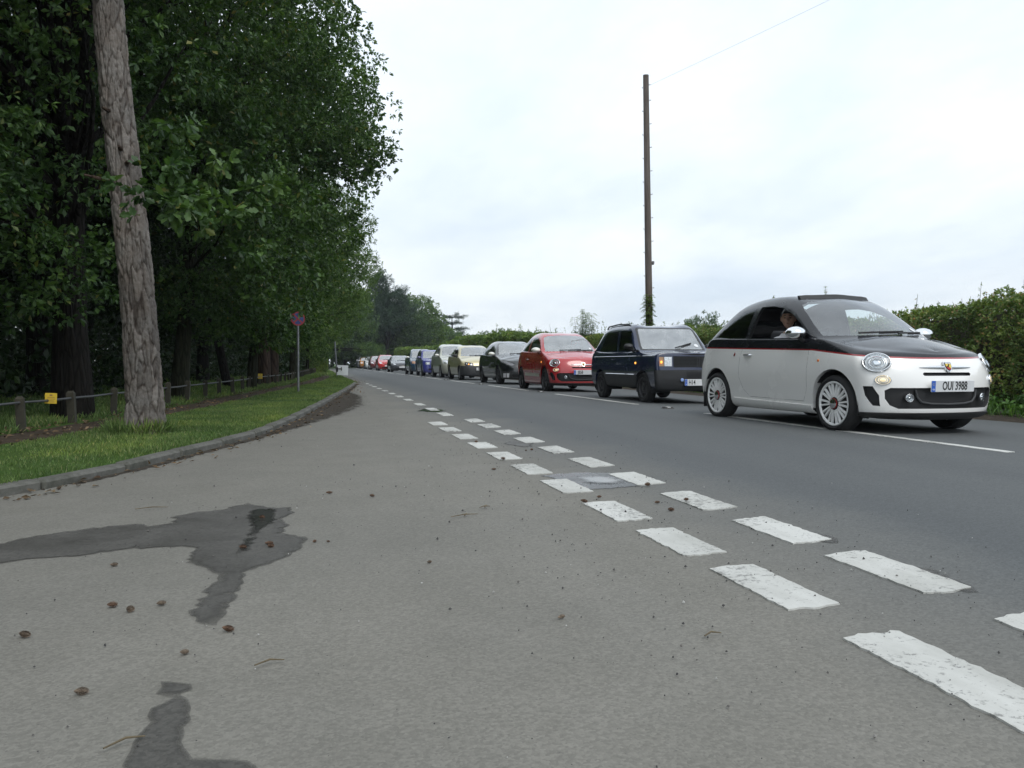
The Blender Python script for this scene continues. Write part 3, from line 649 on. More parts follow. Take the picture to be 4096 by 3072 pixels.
# ---- the big pine on the verge, its bark in raised plates
def big_pine():
    base = (-7.08, 9.5); H = 13.0; nz, na = 620, 150; root = empty('pine_tree', (*base, 0))
    z = np.concatenate([np.linspace(-.2, 5.2, 520), np.linspace(5.2, H, nz-520+1)[1:]]); a = np.linspace(0, 2*np.pi, na, endpoint=False)
    Z, A = np.meshgrid(z, a, indexing='ij'); r = np.interp(Z, [-.2, 0, .2, .6, 1.2, 5, 13], [.245, .215, .196, .184, .177, .148, .08])
    r = r + .045*np.exp(-np.maximum(Z, 0)/.13)*(.5+.5*np.sin(5*A+1.0))
    lx = -.067*Z + .03*np.sin(Z*1.1); ly = .02*Z; 
    P = np.stack([np.cos(A).ravel()*1.25, np.sin(A).ravel()*1.25, Z.ravel()*.0], 1)
    w = fbm(np.stack([np.cos(A).ravel()*2, np.sin(A).ravel()*2, Z.ravel()*1.5], 1), 3, 5)-.45
    Q = np.stack([np.cos(A).ravel()*2.1+w*1.1, np.sin(A).ravel()*2.1+w*1.1, Z.ravel()*3.4+w*2.2], 1)
    f1, f2, cid = worley(Q, 3); e = f2-f1
    Q2 = np.stack([np.cos(A).ravel()*5.5+w, np.sin(A).ravel()*5.5, Z.ravel()*8+w*2], 1); g1, g2, _c = worley(Q2, 9)
    plate = np.clip(e/.22, 0, 1)**.7; small = np.clip((g2-g1)/.25, 0, 1)
    fine = fbm(np.stack([np.cos(A).ravel()*14, np.sin(A).ravel()*14, Z.ravel()*22], 1), 3, 2)
    fade = np.interp(Z.ravel(), [0, 2.4, 5], [1, .75, .5])
    d = (plate-.75)*.022*fade + (cid-.5)*.014*plate*fade + (small-.7)*.009 + (fine-.45)*.014
    rr = (r.ravel()+d)
    V = np.stack([np.cos(A).ravel()*rr+lx.ravel(), np.sin(A).ravel()*rr+ly.ravel(), Z.ravel()], 1)
    i = np.arange(len(z)-1)[:, None]; k = np.arange(na)[None]; k2 = (k+1) % na
    F = np.stack([i*na+k, i*na+k2, (i+1)*na+k2, (i+1)*na+k], -1).reshape(-1, 4)
    t = NT('pine_bark'); c = t.coord(); at = t.attr('plate'); n1 = t.noise(c, 26, 6, .7); n2 = t.noise(c, 3.5, 4, .6)
    col = t.mix(t.mapr(n2, .35, .65), t.ramp(n1, [(.3, (.19, .180, .168)), (.7, (.35, .340, .325))]), t.ramp(n1, [(.3, (.155, .130, .112)), (.7, (.265, .238, .215))]))
    col = t.mix(t.mapr(at, .05, .70), (.050, .036, .028), col)
    col = t.mix(1.0, col, t.ramp(t.attr('tone'), [(0, (.48, .46, .45)), (1, (.86, .83, .81))]), 'MULTIPLY')
    t.set(base=col, rough=.92, spec=.2); t.bump(n1, .5, .012)
    link('trunk', np_mesh('trunk', V, F, True, {'plate': plate*.75+small*.25, 'tone': cid}), t.mat, root)
    rng = np.random.default_rng(5); tr = [(-.067*q, .02*q, q) for q in (7, 9, 11, 13)]
    V, F, cc = crown_arrays(rng, [(-.7, .2, 11.6, 2.6, 2.6, 1.7)], 130, 16, 10, .12, .5, asp=.12)
    link('crown', np_mesh('crown', V, F), M_NEEDLE, root)
    mb = branch_arrays(rng, tr, [.13, .12, .1, .07], cc[:24], .05); mb.build('limbs', M_REDBARK, root, True, 60)
    for z0, an, L in ((3.45, 4.2, .07), (3.05, 4.75, .06), (2.9, 5.05, .04), (2.72, 3.6, .22)):
        b = Vector((-.067*z0, .02*z0, z0)); dd = Vector((math.cos(an), math.sin(an), .12)); mb = MB(); mb.tube([b+dd*.14, b+dd*(.19+L)], [.028, .012], 8); mb.build('branch_stub', M_REDBARK, root)
    tag(root, 'tall leaning pine with flaky grey-pink bark standing on the grass verge', 'tree')
big_pine()

# ---- hedge along the right-hand side
def hedge(name, label, t0, t1, hfun, m, n, size, seed, x0=4.95, x1=6.5, shoots=900, group=None):
    rng = np.random.default_rng(seed); root = empty(name, (*road_pt(x0+.7, t0), 0))
    org = np.array([*road_pt(x0+.7, t0), 0])
    def pt(x, t): return np.array([road_pt(a, b) for a, b in zip(x, t)])
    # density falls with distance so that each part of it reads alike
    u = rng.uniform(0, 1, n); t = t0 + (t1-t0)*u**1.35
    H = np.array([hfun(q) for q in t]) + .30*(fbm(np.stack([t*.9, t*0, t*0], 1), 3, seed)-.45)
    face = rng.uniform(0, 1, n) < .60
    z = np.where(face, rng.uniform(0.02, 1, n)**.85*H, H); x = np.where(face, x0, rng.uniform(x0, x1, n))
    bulge = .42*(fbm(np.stack([t*1.1, z*1.6, x*0], 1), 4, seed+3)-.45) + .20*(vnoise(np.stack([t*4, z*4, x*3], 1), seed)-.5)
    depth = np.abs(rng.normal(0, .07, n))
    x = np.where(face, x - bulge*1.5 + depth + .14*np.clip(z-1.1, 0, 1), x); z = np.where(face, z, z + bulge*1.2 - depth*.7)
    xy = pt(x, t); tips = np.stack([xy[:, 0], xy[:, 1], z], 1) - org
    dirs = rng.normal(0, .7, (n, 3)); dirs[:, 0] -= np.where(face, .8, 0); dirs[:, 2] += np.where(face, .2, 1)
    parts = [rosettes(rng, tips, dirs, 5, size, up=.5, out=.75)]
    st = MB()
    for q in range(shoots):                           # loose shoots standing up out of the top
        tq = t0+(t1-t0)*rng.uniform()**1.5; xq = rng.uniform(x0+.05, x1-.3); hq = hfun(tq)-.05; L = rng.gamma(2.2, .085)*(1.7 if rng.uniform() < .12 else 1)
        p0 = np.array([*road_pt(xq, tq), hq])-org; lean = np.array([rng.normal(0, .22), rng.normal(0, .22), 1.0]); p1 = p0+lean*L
        st.tube([p0, (p0+p1)/2+rng.normal(0, .02, 3), p1], [.006, .005, .003], 3, cap=False)
        m_ = max(3, int(L/.055)); s = rng.uniform(.15, 1, m_)[:, None]
        parts.append(rosettes(rng, p0+(p1-p0)*s, rng.normal(0, 1, (m_, 3)), 3, size*.8))
    V, F = cat(parts); link('foliage', np_mesh('foliage', V, F), m, root)
    # dark twiggy heart
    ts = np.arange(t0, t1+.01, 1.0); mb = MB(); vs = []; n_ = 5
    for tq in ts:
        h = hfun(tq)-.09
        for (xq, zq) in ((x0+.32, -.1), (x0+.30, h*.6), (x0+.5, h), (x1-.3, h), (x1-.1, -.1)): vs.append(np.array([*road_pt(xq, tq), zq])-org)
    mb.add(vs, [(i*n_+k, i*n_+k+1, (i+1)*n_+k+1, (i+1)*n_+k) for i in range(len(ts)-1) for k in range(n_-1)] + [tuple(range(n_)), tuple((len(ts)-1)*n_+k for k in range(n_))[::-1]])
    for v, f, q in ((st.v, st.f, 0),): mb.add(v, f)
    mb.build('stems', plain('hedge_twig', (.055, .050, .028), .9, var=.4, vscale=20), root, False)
    tag(root, label, 'hedge', group); return root
hn = lambda t: float(np.interp(t, [0, 8, 10.5, 12.5, 19, 30, 36], [1.80, 1.77, 1.70, 1.60, 1.62, 1.74, 1.9]))
hf = lambda t: float(np.interp(t, [34, 44, 60, 66, 76, 100, 140], [1.9, 2.42, 2.5, 2.15, 2.15, 2.55, 2.6]))
hedge('hedge', 'mixed hawthorn hedge with reddish tips behind the nearest cars', 3.0, 35.5, hn, M_HEDGE, 46000, .058, 31, shoots=560)
hedge('hedge', 'taller bright green hedge behind the far half of the queue', 35.5, 150, hf, M_HEDGE2, 26000, .12, 32, shoots=420)
# rank growth at the foot of the hedge
def weeds():
    rng = np.random.default_rng(41); n = 5200; t = 4+rng.uniform(0, 1, n)**1.2*60; x = rng.uniform(4.15, 5.05, n)
    z = rng.uniform(0, 1, n)**1.2*(.14+.62*np.clip((x-4.1)/.9, 0, 1))*(.5+1.0*vnoise(np.stack([t*.8, x*0, x*0], 1), 4))+.02
    parts = [rosettes(rng, np.stack([x, t, z], 1), rng.normal(0, 1, (n, 3))*[.6, .6, .3]+[0, 0, .4], 5, .085)]
    m = 9000; t = 4+rng.uniform(0, 1, m)**1.3*60; x = rng.uniform(4.0, 4.9, m); b = np.stack([x, t, 0*x+.0], 1)
    ax = rng.normal(0, .3, (m, 3)); ax[:, 2] = 1; L = rng.uniform(.12, .34, m); parts.append(leaf_arrays(b, ax, rng.normal(0, 1, (m, 3)), L, L*.05))
    V, F = cat(parts); tag(link('weeds', np_mesh('weeds', V, F), leafmat('weed_leaf', (.045, .110, .022), (.135, .260, .055), (.16, .22, .06), trans=.3)), 'rank green weeds and grass at the foot of the hedge', 'weeds', kind='stuff')
weeds()

# ---- grass blades on the verge
def grass():
    rng = np.random.default_rng(50)
    def zone(n, t0, t1, xa, xb, h, power=1.0):
        t = t0+(t1-t0)*rng.uniform(0, 1, n)**power; a = np.array([xa(q) for q in t]); b = np.array([xb(q) for q in t])
        x = a+(b-a)*rng.uniform(0, 1, n); k = fbm(np.stack([x*1.5, t*1.5, x*0], 1), 3, 8); keep = rng.uniform(0, 1, n) < np.clip((k-.22)*3.2, .12, 1); x, t, k = x[keep], t[keep], k[keep]
        zz = np.array([land_z(p, q) for p, q in zip(x, t)])-.012
        L = h*rng.uniform(.45, 1.25, len(x))*(.55+1.0*k); ax = rng.normal(0, .42, (len(x), 3)); ax[:, 2] = 1
        W = np.clip(L*.10, .004, .012)*(1+t*.03)
        return leaf_arrays(np.stack([x, t, zz], 1), ax, rng.normal(0, 1, (len(x), 3)), L, W)
    ka = lambda t: kerb_x(t)-.10; pb = lambda t: path_x(t)+.02; pc = lambda t: path_x(t)-.66
    parts = [zone(90000, 4.4, 16, ka, pb, .050), zone(60000, 16, 46, ka, pb, .060, 1.2), zone(42000, 6, 48, pc, lambda t: pc(t)-1.7, .10, 1.3), zone(26000, 8, 60, lambda t: pc(t)-1.5, lambda t: pc(t)-6, .12, 1.2), zone(9000, 44, 100, ka, lambda t: kerb_x(t)-3, .13)]
    rr = rng.uniform(0, 2*np.pi, 900); q = rng.uniform(.23, .34, 900)   # longer tufts round the pine's foot
    b = np.stack([-7.14+np.cos(rr)*q, 9.5+np.sin(rr)*q, 0*rr+.02], 1); ax = rng.normal(0, .4, (900, 3)); ax[:, 2] = 1; L = rng.uniform(.06, .2, 900); parts.append(leaf_arrays(b, ax, rng.normal(0, 1, (900, 3)), L, L*.07))
    V, F = cat(parts); tag(link('grass', np_mesh('grass', V, F), leafmat('grass_blade', (.074, .122, .034), (.180, .275, .082), (.38, .36, .18), .5, .28, .12)), 'short green grass on the verge', 'grass', kind='stuff')
grass()
# fallen leaves and bits on verge, path and gutter
def litter():
    rng = np.random.default_rng(61); n = 2600; t = 5+rng.uniform(0, 1, n)**1.4*40; m = rng.uniform(0, 1, n)
    x = np.where(m < .72, np.array([path_x(q) for q in t])-rng.uniform(-.1, .75, n), np.array([kerb_x(q) for q in t])+np.abs(rng.normal(.03, .16, n)))
    z = np.array([land_z(p, q)+.03 if p < kerb_x(q) else crown_z(p)+.012 for p, q in zip(x, t)])
    ax = rng.normal(0, 1, (n, 3)); ax[:, 2] *= .25; nr = rng.normal(0, .35, (n, 3)); nr[:, 2] += 1; L = rng.uniform(.025, .075, n)
    V, F = leaf_arrays(np.stack([x, t, z], 1), ax, nr, L, L*.5)
    tag(link('leaf_litter', np_mesh('leaf_litter', V, F), leafmat('dead_leaf', (.060, .040, .024), (.20, .135, .075), (.40, .30, .20), .8, .05, .1)), 'brown fallen leaves on the path and in the gutter', 'leaf litter', kind='stuff')
litter()

# ---- trees closing the view beyond the bend and across the field
def round_tree(name, label, loc, r, h, m, seed, n=420, size=.26, group='trees beyond the bend'):
    x, y = loc; return tree(name, label, (x, y, 0), [(x, y, h*.56, r, r, h*.44), (x+r*.35, y-r*.3, h*.34, r*.75, r*.75, h*.3), (x-r*.4, y-.2, h*.45, r*.7, r*.7, h*.32)], h*.85, .25, m, M_BARK, n, 11, 6, size, r*.17, seed, 16, group=group)
rt = round_tree('round_tree', 'broad rounded green tree standing behind the far hedge', (10.9, 131), 5.0, 11.9, M_LIME, 71, 900, .30)
rt2 = round_tree('broadleaf_tree', 'dark broadleaf left of the broad rounded tree', (3.5, 128), 5.0, 11.5, M_FARLEAF, 72, 800, .30)
copy_tree(rt2, (-1.0, 116, 0), 2.0, (.9, .9, .98), 'dark tree directly behind the last cars of the queue', 'trees beyond the bend')
copy_tree(rt2, (-4.5, 126, 0), 4.0, (1.1, 1.1, 1.25), 'tall tree at the back left of the far bend', 'trees beyond the bend')
copy_tree(rt, (17, 140, 0), 1.4, (.7, .7, .62), 'lower green tree at the right foot of the broad rounded one', 'trees beyond the bend')
copy_tree(rt2, (6, 138, 0), .7, (1.0, 1.0, .85), 'dark tree closing the gap behind the bend', 'trees beyond the bend')
def conifer(name, label, loc, h, tiers, seed, r0, r1, gap=.0, zbase=.2, flat=.25, group='dark conifers'):
    """whorled conifer: separate boughs with sky between them"""
    rng = np.random.default_rng(seed); x, y = loc; root = empty(name, (x, y, 0)); mb = MB(); mb.tube([(0, 0, -.3), (.1, 0, h*.5), (0, .1, h*.97)], [.38, .26, .06], 9); parts = []
    for i in range(tiers):
        f = i/(tiers-1); z = h*(zbase+(1-zbase-.03)*f); rad = r0+(r1-r0)*f
        for k in range(7):
            if rng.uniform() < gap: continue
            a = k*2*math.pi/7+i*.7+rng.normal(0, .2); L = rad*rng.uniform(.6, 1.1); d = np.array([math.cos(a), math.sin(a), 0]); up = rng.uniform(.02, .22)
            e = d*L+[0, 0, z+up*L]; mb.tube([(0, 0, z), tuple(d*L*.5+[0, 0, z+.02*L]), tuple(e)], [.10, .06, .02], 4, cap=False)
            n = int(26*L/2)+8; s = rng.uniform(.3, 1.05, n)[:, None]; p = np.array([0, 0, z])+d*L*s+np.array([0, 0, 1])*up*L*s**2+rng.normal(0, 1, (n, 3))*[.28, .28, .07+flat*.3]
            parts.append(rosettes(rng, p, d[None]+rng.normal(0, .5, (n, 3))+[0, 0, .5], 7, .34, asp=.16))
    V, F = cat(parts); link('crown', np_mesh('crown', V, F), M_NEEDLE, root); mb.build('trunk', M_BARK, root, True, 60); tag(root, label, 'tree', group); return root
tree('pine_tree', 'ragged dark pine standing tallest above the far bend', (5.4, 121, 0), [(4.6, 121, 12.2, 1.9, 1.9, 2.2), (6.6, 121, 10.6, 2.3, 2.0, 1.5), (3.6, 121, 9.2, 2.4, 2.4, 2.2), (5.6, 120.6, 7.2, 2.8, 2.4, 2.2), (8.3, 121, 9.2, 1.5, 1.3, .7), (7.9, 121, 7.4, 1.6, 1.6, 1.2)], 13.0, .3, M_NEEDLE, M_BARK, 330, 12, 8, .42, .8, 81, 20, asp=.16, group='dark conifers', shell=.7)
copy_tree(rt2, (7.4, 126, 0), 2.9, (.95, .95, 1.0), 'dark tree between the ragged pine and the broad rounded tree', 'trees beyond the bend')
conifer('cedar_tree', 'flat-tiered cedar standing alone right of the rounded tree', (20.0, 149), 9.6, 8, 82, 3.9, 3.0, .25, .16, .1)
far_specs = [(52.2, 111, 4.2, 8.4, 'larger of two round trees on the skyline left of the white car'), (43.5, 112, 3.2, 6.6, 'smaller of two round trees on the skyline left of the white car'), (56.5, 151, 6.0, 8.6, 'tree on the skyline above the boxy dark car, right hump'), (47.0, 152, 5.0, 7.0, 'tree on the skyline above the boxy dark car, left hump'), (36.0, 178, 6.0, 8.4, 'far tree above the bright hedge, right of the cedar'), (29.0, 180, 5, 7.2, 'lower far tree close to the cedar'), (84, 205, 8, 7.5, 'far tree on the field horizon behind the dark hatchback')]
fr = None
for i, (x, y, r, h, lb) in enumerate(far_specs):
    if fr is None: fr = round_tree('distant_tree', lb, (x, y), 4.2, 8.4, M_FARLEAF, 90, 420, .24, 'trees on the skyline across the field')
    else: copy_tree(fr, (x, y, 0), i*1.3, (r/4.2, r/4.2, h/8.4), lb, 'trees on the skyline across the field')
def poplar(loc, h, seed, lb):
    rng = np.random.default_rng(seed); root = empty('poplar_tree', (*loc, 0)); V, F, c = crown_arrays(rng, [(0, 0, h*.55, h*.115, h*.115, h*.46)], 160, 9, 6, .42, .8)
    link('crown', np_mesh('crown', V, F), M_FARLEAF, root); mb = MB(); mb.tube([(0, 0, -.5), (0, 0, h*.7)], [.3, .1], 8); mb.build('trunk', M_BARK, root); tag(root, lb, 'tree', 'three far poplars')
poplar((65.2, 291), 13.2, 1, 'leftmost and tallest of the three far poplars'); poplar((67.6, 291), 11.8, 2, 'middle one of the three far poplars'); poplar((69.8, 291), 12.4, 3, 'rightmost of the three far poplars')
def skyline():
    rng = np.random.default_rng(99); n = 5000; a = rng.uniform(R(8), R(80), n); d = rng.uniform(420, 460, n); x = np.sin(a)*d; y = np.cos(a)*d
    h = 7+6*fbm(np.stack([a*60, a*0, a*0], 1), 4, 3); z = rng.uniform(-1, 1, n)*.5*h+h*.5
    V, F = rosettes(rng, np.stack([x, y, z], 1), rng.normal(0, 1, (n, 3)), 6, 3.2)
    tag(link('distant_woodland', np_mesh('distant_woodland', V, F), M_FARLEAF), 'low wooded horizon beyond the fields', 'woodland', kind='stuff')
skyline()
# ---- tall shoots and saplings growing through the hedge
def sapling(label, loc, h, seed, m, nst=4, leaf=.16, spread=.35, pin=True):
    rng = np.random.default_rng(seed); root = empty('sapling', loc); mb = MB(); parts = []
    for q in range(nst):
        a = rng.uniform(0, 6.28); top = np.array([math.cos(a)*spread*rng.uniform(.3, 1.2), math.sin(a)*spread*rng.uniform(.3, 1.2), h*rng.uniform(.7, 1)]); mb.tube([(0, 0, 0), tuple(top*.5+rng.normal(0, .04, 3)), tuple(top)], [.018, .013, .005], 5, cap=False)
        n = int(h*7)
        for s in np.linspace(.42, 1, n):
            p = top*s; b = rng.uniform(0, 6.28)
            for e in (b, b+3.14):
                d = np.array([math.cos(e), math.sin(e), .35]); Lf = .20*rng.uniform(.5, 1.15); k = 6 if pin else 1
                u = np.linspace(.25, 1, k)[:, None]; pp = p+d*Lf*u-np.array([0, 0, 1])*.14*u*u; pp = np.repeat(pp, 2, 0); sd = np.cross(d, [0, 0, 1]); ax = np.where((np.arange(len(pp)) % 2)[:, None] == 0, sd, -sd)+d*.5-np.array([0, 0, .2])
                L = np.full(len(pp), leaf)*rng.uniform(.7, 1.1, len(pp)); parts.append(leaf_arrays(pp, ax, np.tile([0., 0, 1], (len(pp), 1))+rng.normal(0, .2, (len(pp), 3)), L, L*.34))
    V, F = cat(parts); link('foliage', np_mesh('foliage', V, F), m, root); mb.build('stems', M_BARK2, root); tag(root, label, 'sapling', 'saplings growing through the hedge')
sapling('tall leafy sapling climbing beside the wooden pole', (5.25, 24.3, .2), 3.1, 3, M_HEDGE2, 2, .13, .18)
sapling('loose leafy shoots in the hedge right of the wooden pole', (5.5, 22.7, .2), 2.15, 4, M_HEDGE2, 4, .13, .5)
sapling('feathery shoots showing above the red car roof', (5.6, 31.8, .3), 2.75, 5, M_HEDGE2, 9, .10, .8)
sapling('single tall shoot in the hedge at the right edge of the picture', (5.7, 9.3, .2), 2.55, 6, M_HEDGE2, 5, .12, .3)
# ---------------------------------------------------------------- cars
# car frame: +x forward, +y to its left, z up, origin on the ground half way between the axles
from mathutils.bvhtree import BVHTree
def bspline_basis(n_ctrl, per, ghost0, ghost1):
    """rows of weights for a uniform cubic B-spline through n_ctrl points extended by one ghost at either end"""
    W = []
    for s in range(n_ctrl-1):
        for k in range(per + (1 if s == n_ctrl-2 else 0)):
            u = k/per; b = [(1-u)**3/6, (3*u**3-6*u*u+4)/6, (-3*u**3+3*u*u+3*u+1)/6, u**3/6]
            row = np.zeros(n_ctrl+2); row[s:s+4] = b; W.append(row)
    return np.array(W)
def extend(P):
    """ghost columns mirror across the centre plane at nose and tail; ghost rows mirror across it on the roof, and run on below the sill"""
    mir = np.array([1, -1, 1.0])
    P = np.concatenate([P[1:2]*mir, P, P[-2:-1]*mir], 0)
    return np.concatenate([2*P[:, :1]-P[:, 1:2], P, P[:, -2:-1]*mir], 1)
def spline_surface(P, per, corr=.75):
    n, m = P.shape[:2]; C = P.copy(); W1u = bspline_basis(n, 1, 0, 0); W1v = bspline_basis(m, 1, 0, 0)
    for _ in range(3):
        lim = np.einsum('ai,bj,ijk->abk', W1u, W1v, extend(C)); C = C + corr*(P-lim)
        C[0, :, 1] = 0; C[-1, :, 1] = 0; C[:, -1, 1] = 0
    return np.einsum('ai,bj,ijk->abk', bspline_basis(n, per, 0, 0), bspline_basis(m, per, 0, 0), extend(C))
def car_grid(s):
    W = s['w']; nS = 9; P = np.zeros((17, 9, 3)); yf = s.get('yf', [0, .40, .74, .95]); xb = s.get('xb', [0, .02, .085, .24]); bl = s.get('bl', [0, .15, .45, .8])
    xbr = s.get('xbr', xb); sx = s['sx']; zs = s['zs']; zsh = s['zsh']; cx = s['cx']; cz = s['cz']; rail = s['rail']
    for j in range(5):
        for k in range(4):
            zside = zs[j] if j < 4 else zsh[0]; zr_ = zs[j] if j < 4 else zsh[-1]
            P[k, j] = (s['xf'][j]-xb[k], yf[k]*W[j], s['zf'][j]+(zside-s['zf'][j])*bl[k])
            P[16-k, j] = (s['xr'][j]+xbr[k], yf[k]*W[j], s['zr'][j]+(zr_-s['zr'][j])*bl[k])
        for k in range(nS):
            P[4+k, j] = (sx[k], W[j]*s.get('wx', [1]*9)[k], zs[j] if j < 4 else zsh[k])
    for k in range(17): P[k, 8] = (cx[k], 0, cz[k])
    for k in list(range(6))+[13, 14, 15, 16]:
        S, C = P[k, 4], P[k, 8]
        FR = {3: (.25, .5, .78), 4: (.19, .38, .71), 5: (.12, .25, .62), 13: (.14, .28, .62), 14: (.22, .45, .72)}.get(k, (.28, .55, .8))
        for j, f in zip((5, 6, 7), FR):
            g = 1-(1-f)**s.get('crown', 1.9) if k < 6 else f
            P[k, j] = (S[0]+(C[0]-S[0])*f, S[1]*(1-f), S[2]+(C[2]-S[2])*g)
    for k in range(6, 13):
        S, C = P[k, 4], P[k, 8]; r = rail[k-6]; P[k, 6] = r
        P[k, 5] = (S[0]+(r[0]-S[0])*.12, S[1]-.022+(0 if k > 6 else -.01), S[2]+.035)
        P[k, 7] = (r[0]+(C[0]-r[0])*.62, r[1]*.52, r[2]+(C[2]-r[2])*.74)
    return P
def half_to_bm(S, cut_bottom=True):
    n, m = S.shape[:2]; bm = bmesh.new(); idx = {}
    def V(i, j, sg):
        p = S[i, j]; on = (j == m-1 or i == 0 or i == n-1)
        key = (i, j, 0 if on else sg)
        if key not in idx: idx[key] = bm.verts.new((p[0], 0.0 if on else sg*p[1], p[2]))
        return idx[key]
    for sg in (1, -1):
        for i in range(n-1):
            for j in range(m-1):
                q = [V(i, j, sg), V(i+1, j, sg), V(i+1, j+1, sg), V(i, j+1, sg)]
                if sg > 0: q = q[::-1]
                q2 = [];
                for v in q:
                    if v not in q2: q2.append(v)
                if len(q2) >= 3:
                    try: bm.faces.new(q2)
                    except ValueError: pass
    bmesh.ops.remove_doubles(bm, verts=bm.verts, dist=1e-5)
    bmesh.ops.recalc_face_normals(bm, faces=bm.faces)
    c = max(bm.faces, key=lambda f: f.calc_center_median().z)
    if c.normal.z < 0: bmesh.ops.reverse_faces(bm, faces=bm.faces)
    return bm
AX = {'y': (0, 2, 1), 'x': (1, 2, 0), 'z': (0, 1, 2)}
def cut(bm, poly, ax, pred):
    """faces of bm inside a convex outline drawn in a side, front or top elevation"""
    a, b, c = AX[ax]; area = sum(p[0]*q[1]-q[0]*p[1] for p, q in zip(poly, poly[1:]+poly[:1]))
    if area < 0: poly = poly[::-1]
    lo = [min(p[i] for p in poly) for i in (0, 1)]; hi = [max(p[i] for p in poly) for i in (0, 1)]; faces = []
    bm.normal_update()
    for f in bm.faces:
        us = [v.co[a] for v in f.verts]; vs = [v.co[b] for v in f.verts]
        if max(us) < lo[0] or min(us) > hi[0] or max(vs) < lo[1] or min(vs) > hi[1]: continue
        if pred(f.calc_center_median(), f.normal): faces.append(f)
    for p, q in zip(poly, poly[1:]+poly[:1]):
        if not faces: return []
        co = Vector((0, 0, 0)); co[a], co[b] = p; no = Vector((0, 0, 0)); no[a], no[b] = -(q[1]-p[1]), q[0]-p[0]
        if no.length < 1e-9: continue
        no.normalize(); geom = set(faces)
        for f in faces: geom.update(f.edges); geom.update(f.verts)
        r = bmesh.ops.bisect_plane(bm, geom=list(geom), dist=1e-5, plane_co=co, plane_no=no)
        faces = [f for f in r['geom'] if isinstance(f, bmesh.types.BMFace) and (f.calc_center_median()-co).dot(no) > 0]
    return faces
def take(bm, faces, name, mats, parent, depth=0.0, shrink=0.0, lift=0.0, keep=False):
    """lift faces out of bm into an object of their own; depth sinks them behind a rim, shrink leaves a shut-line"""
    if not faces: return None
    nb = bmesh.new(); mp = {}
    for f in faces:
        for v in f.verts:
            if v not in mp: w = nb.verts.new(v.co); mp[v] = w; w.normal = v.normal
        g = nb.faces.new([mp[v] for v in f.verts]); g.smooth = True
    nrm = {mp[v]: v.normal.copy() for v in mp}
    if not keep: bmesh.ops.delete(bm, geom=faces, context='FACES')
    if shrink:
        for v in nb.verts:
            if v.is_boundary:
                d = Vector((0, 0, 0))
                for e in v.link_edges:
                    if not e.is_boundary:
                        d += (e.other_vert(v).co-v.co)
                if d.length > 1e-6: v.co += d.normalized()*shrink
    if lift:
        for v, q in nrm.items(): v.co += q*lift
    if depth:
        be = [e for e in nb.edges if e.is_boundary]; orig = list(nb.verts)
        bmesh.ops.extrude_edge_only(nb, edges=be)
        for v in orig: v.co -= nrm[v]*depth
    me = bpy.data.meshes.new(name); nb.to_mesh(me); nb.free()
    for m_ in (mats if isinstance(mats, (list, tuple)) else [mats]): me.materials.append(m_)
    me.polygons.foreach_set('use_smooth', [True]*len(me.polygons)); me.set_sharp_from_angle(angle=R(50))
    return link(name, me, None, parent)
# ---- car materials
def paintmat(name, base, rough=.22, metal=0.0, flake=0.0):
    if name in MATS: return MATS[name]
    t = NT(name); c = t.coord(); n = t.noise(c, 3.0, 5, .6); sx = t.n('ShaderNodeSeparateXYZ'); t.L.new(c, sx.inputs[0])
    dust = t.math('MULTIPLY', t.mapr(t.math('ADD', sx.outputs['Z'], t.math('MULTIPLY', n, .25)), .62, .28), .28)   # road film on the lower body
    t.set(base=t.mix(dust, base, (.16, .155, .145)), rough=t.math('ADD', t.mapr(n, .3, .7, rough, rough*1.3), t.math('MULTIPLY', dust, .5)), metal=metal, coat=1.0, coatr=.015, spec=.5)
    MATS[name] = t.mat; return t.mat
def twotone():
    t = NT('two_tone_paint'); c = t.coord(); sx = t.n('ShaderNodeSeparateXYZ'); t.L.new(c, sx.inputs[0]); X, Z = sx.outputs['X'], sx.outputs['Z']
    # colour break: level along the flank, dropping to the bonnet's front edge
    line = t.math('ADD', t.mapr(X, -1.75, .8, .935, .868), t.mapr(X, .8, 1.76, 0.0, -.095))
    d = t.math('SUBTRACT', Z, line); blk = t.math('GREATER_THAN', d, 0.0); red = t.math('MULTIPLY', t.math('GREATER_THAN', d, -.015), t.math('SUBTRACT', 1.0, blk))
    n = t.noise(c, 3, 5, .6)
    base = t.mix(red, t.mix(blk, (.90, .89, .865), (.012, .013, .017)), (.32, .022, .025))
    t.set(base=base, rough=t.mapr(n, .3, .7, .2, .3), coat=t.mapr(blk, 0, 1, 1.0, .45), coatr=.015, spec=t.mapr(blk, 0, 1, .5, .25)); return t.mat
def glassmat(name, tint, ior=1.6, film=0.0):
    t = NT(name); tr = t.n('ShaderNodeBsdfTransparent'); tr.inputs[0].default_value = (*tint, 1); gl = t.n('ShaderNodeBsdfGlossy'); gl.inputs['Roughness'].default_value = .02; gl.inputs['Color'].default_value = (.95, .97, 1, 1)
    fr = t.n('ShaderNodeFresnel'); fr.inputs[0].default_value = ior; mx = t.n('ShaderNodeMixShader'); thru = tr
    if film:                                          # thin dusty film, paled to paint the sky's reflection into the pane
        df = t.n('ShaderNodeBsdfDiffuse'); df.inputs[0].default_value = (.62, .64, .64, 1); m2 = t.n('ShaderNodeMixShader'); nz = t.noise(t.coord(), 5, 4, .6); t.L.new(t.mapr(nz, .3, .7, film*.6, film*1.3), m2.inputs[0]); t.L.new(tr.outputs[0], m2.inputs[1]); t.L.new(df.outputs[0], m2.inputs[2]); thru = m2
    t.L.new(fr.outputs[0], mx.inputs[0]); t.L.new(thru.outputs[0], mx.inputs[1]); t.L.new(gl.outputs[0], mx.inputs[2]); t.L.new(mx.outputs[0], t.out.inputs[0]); return t.mat
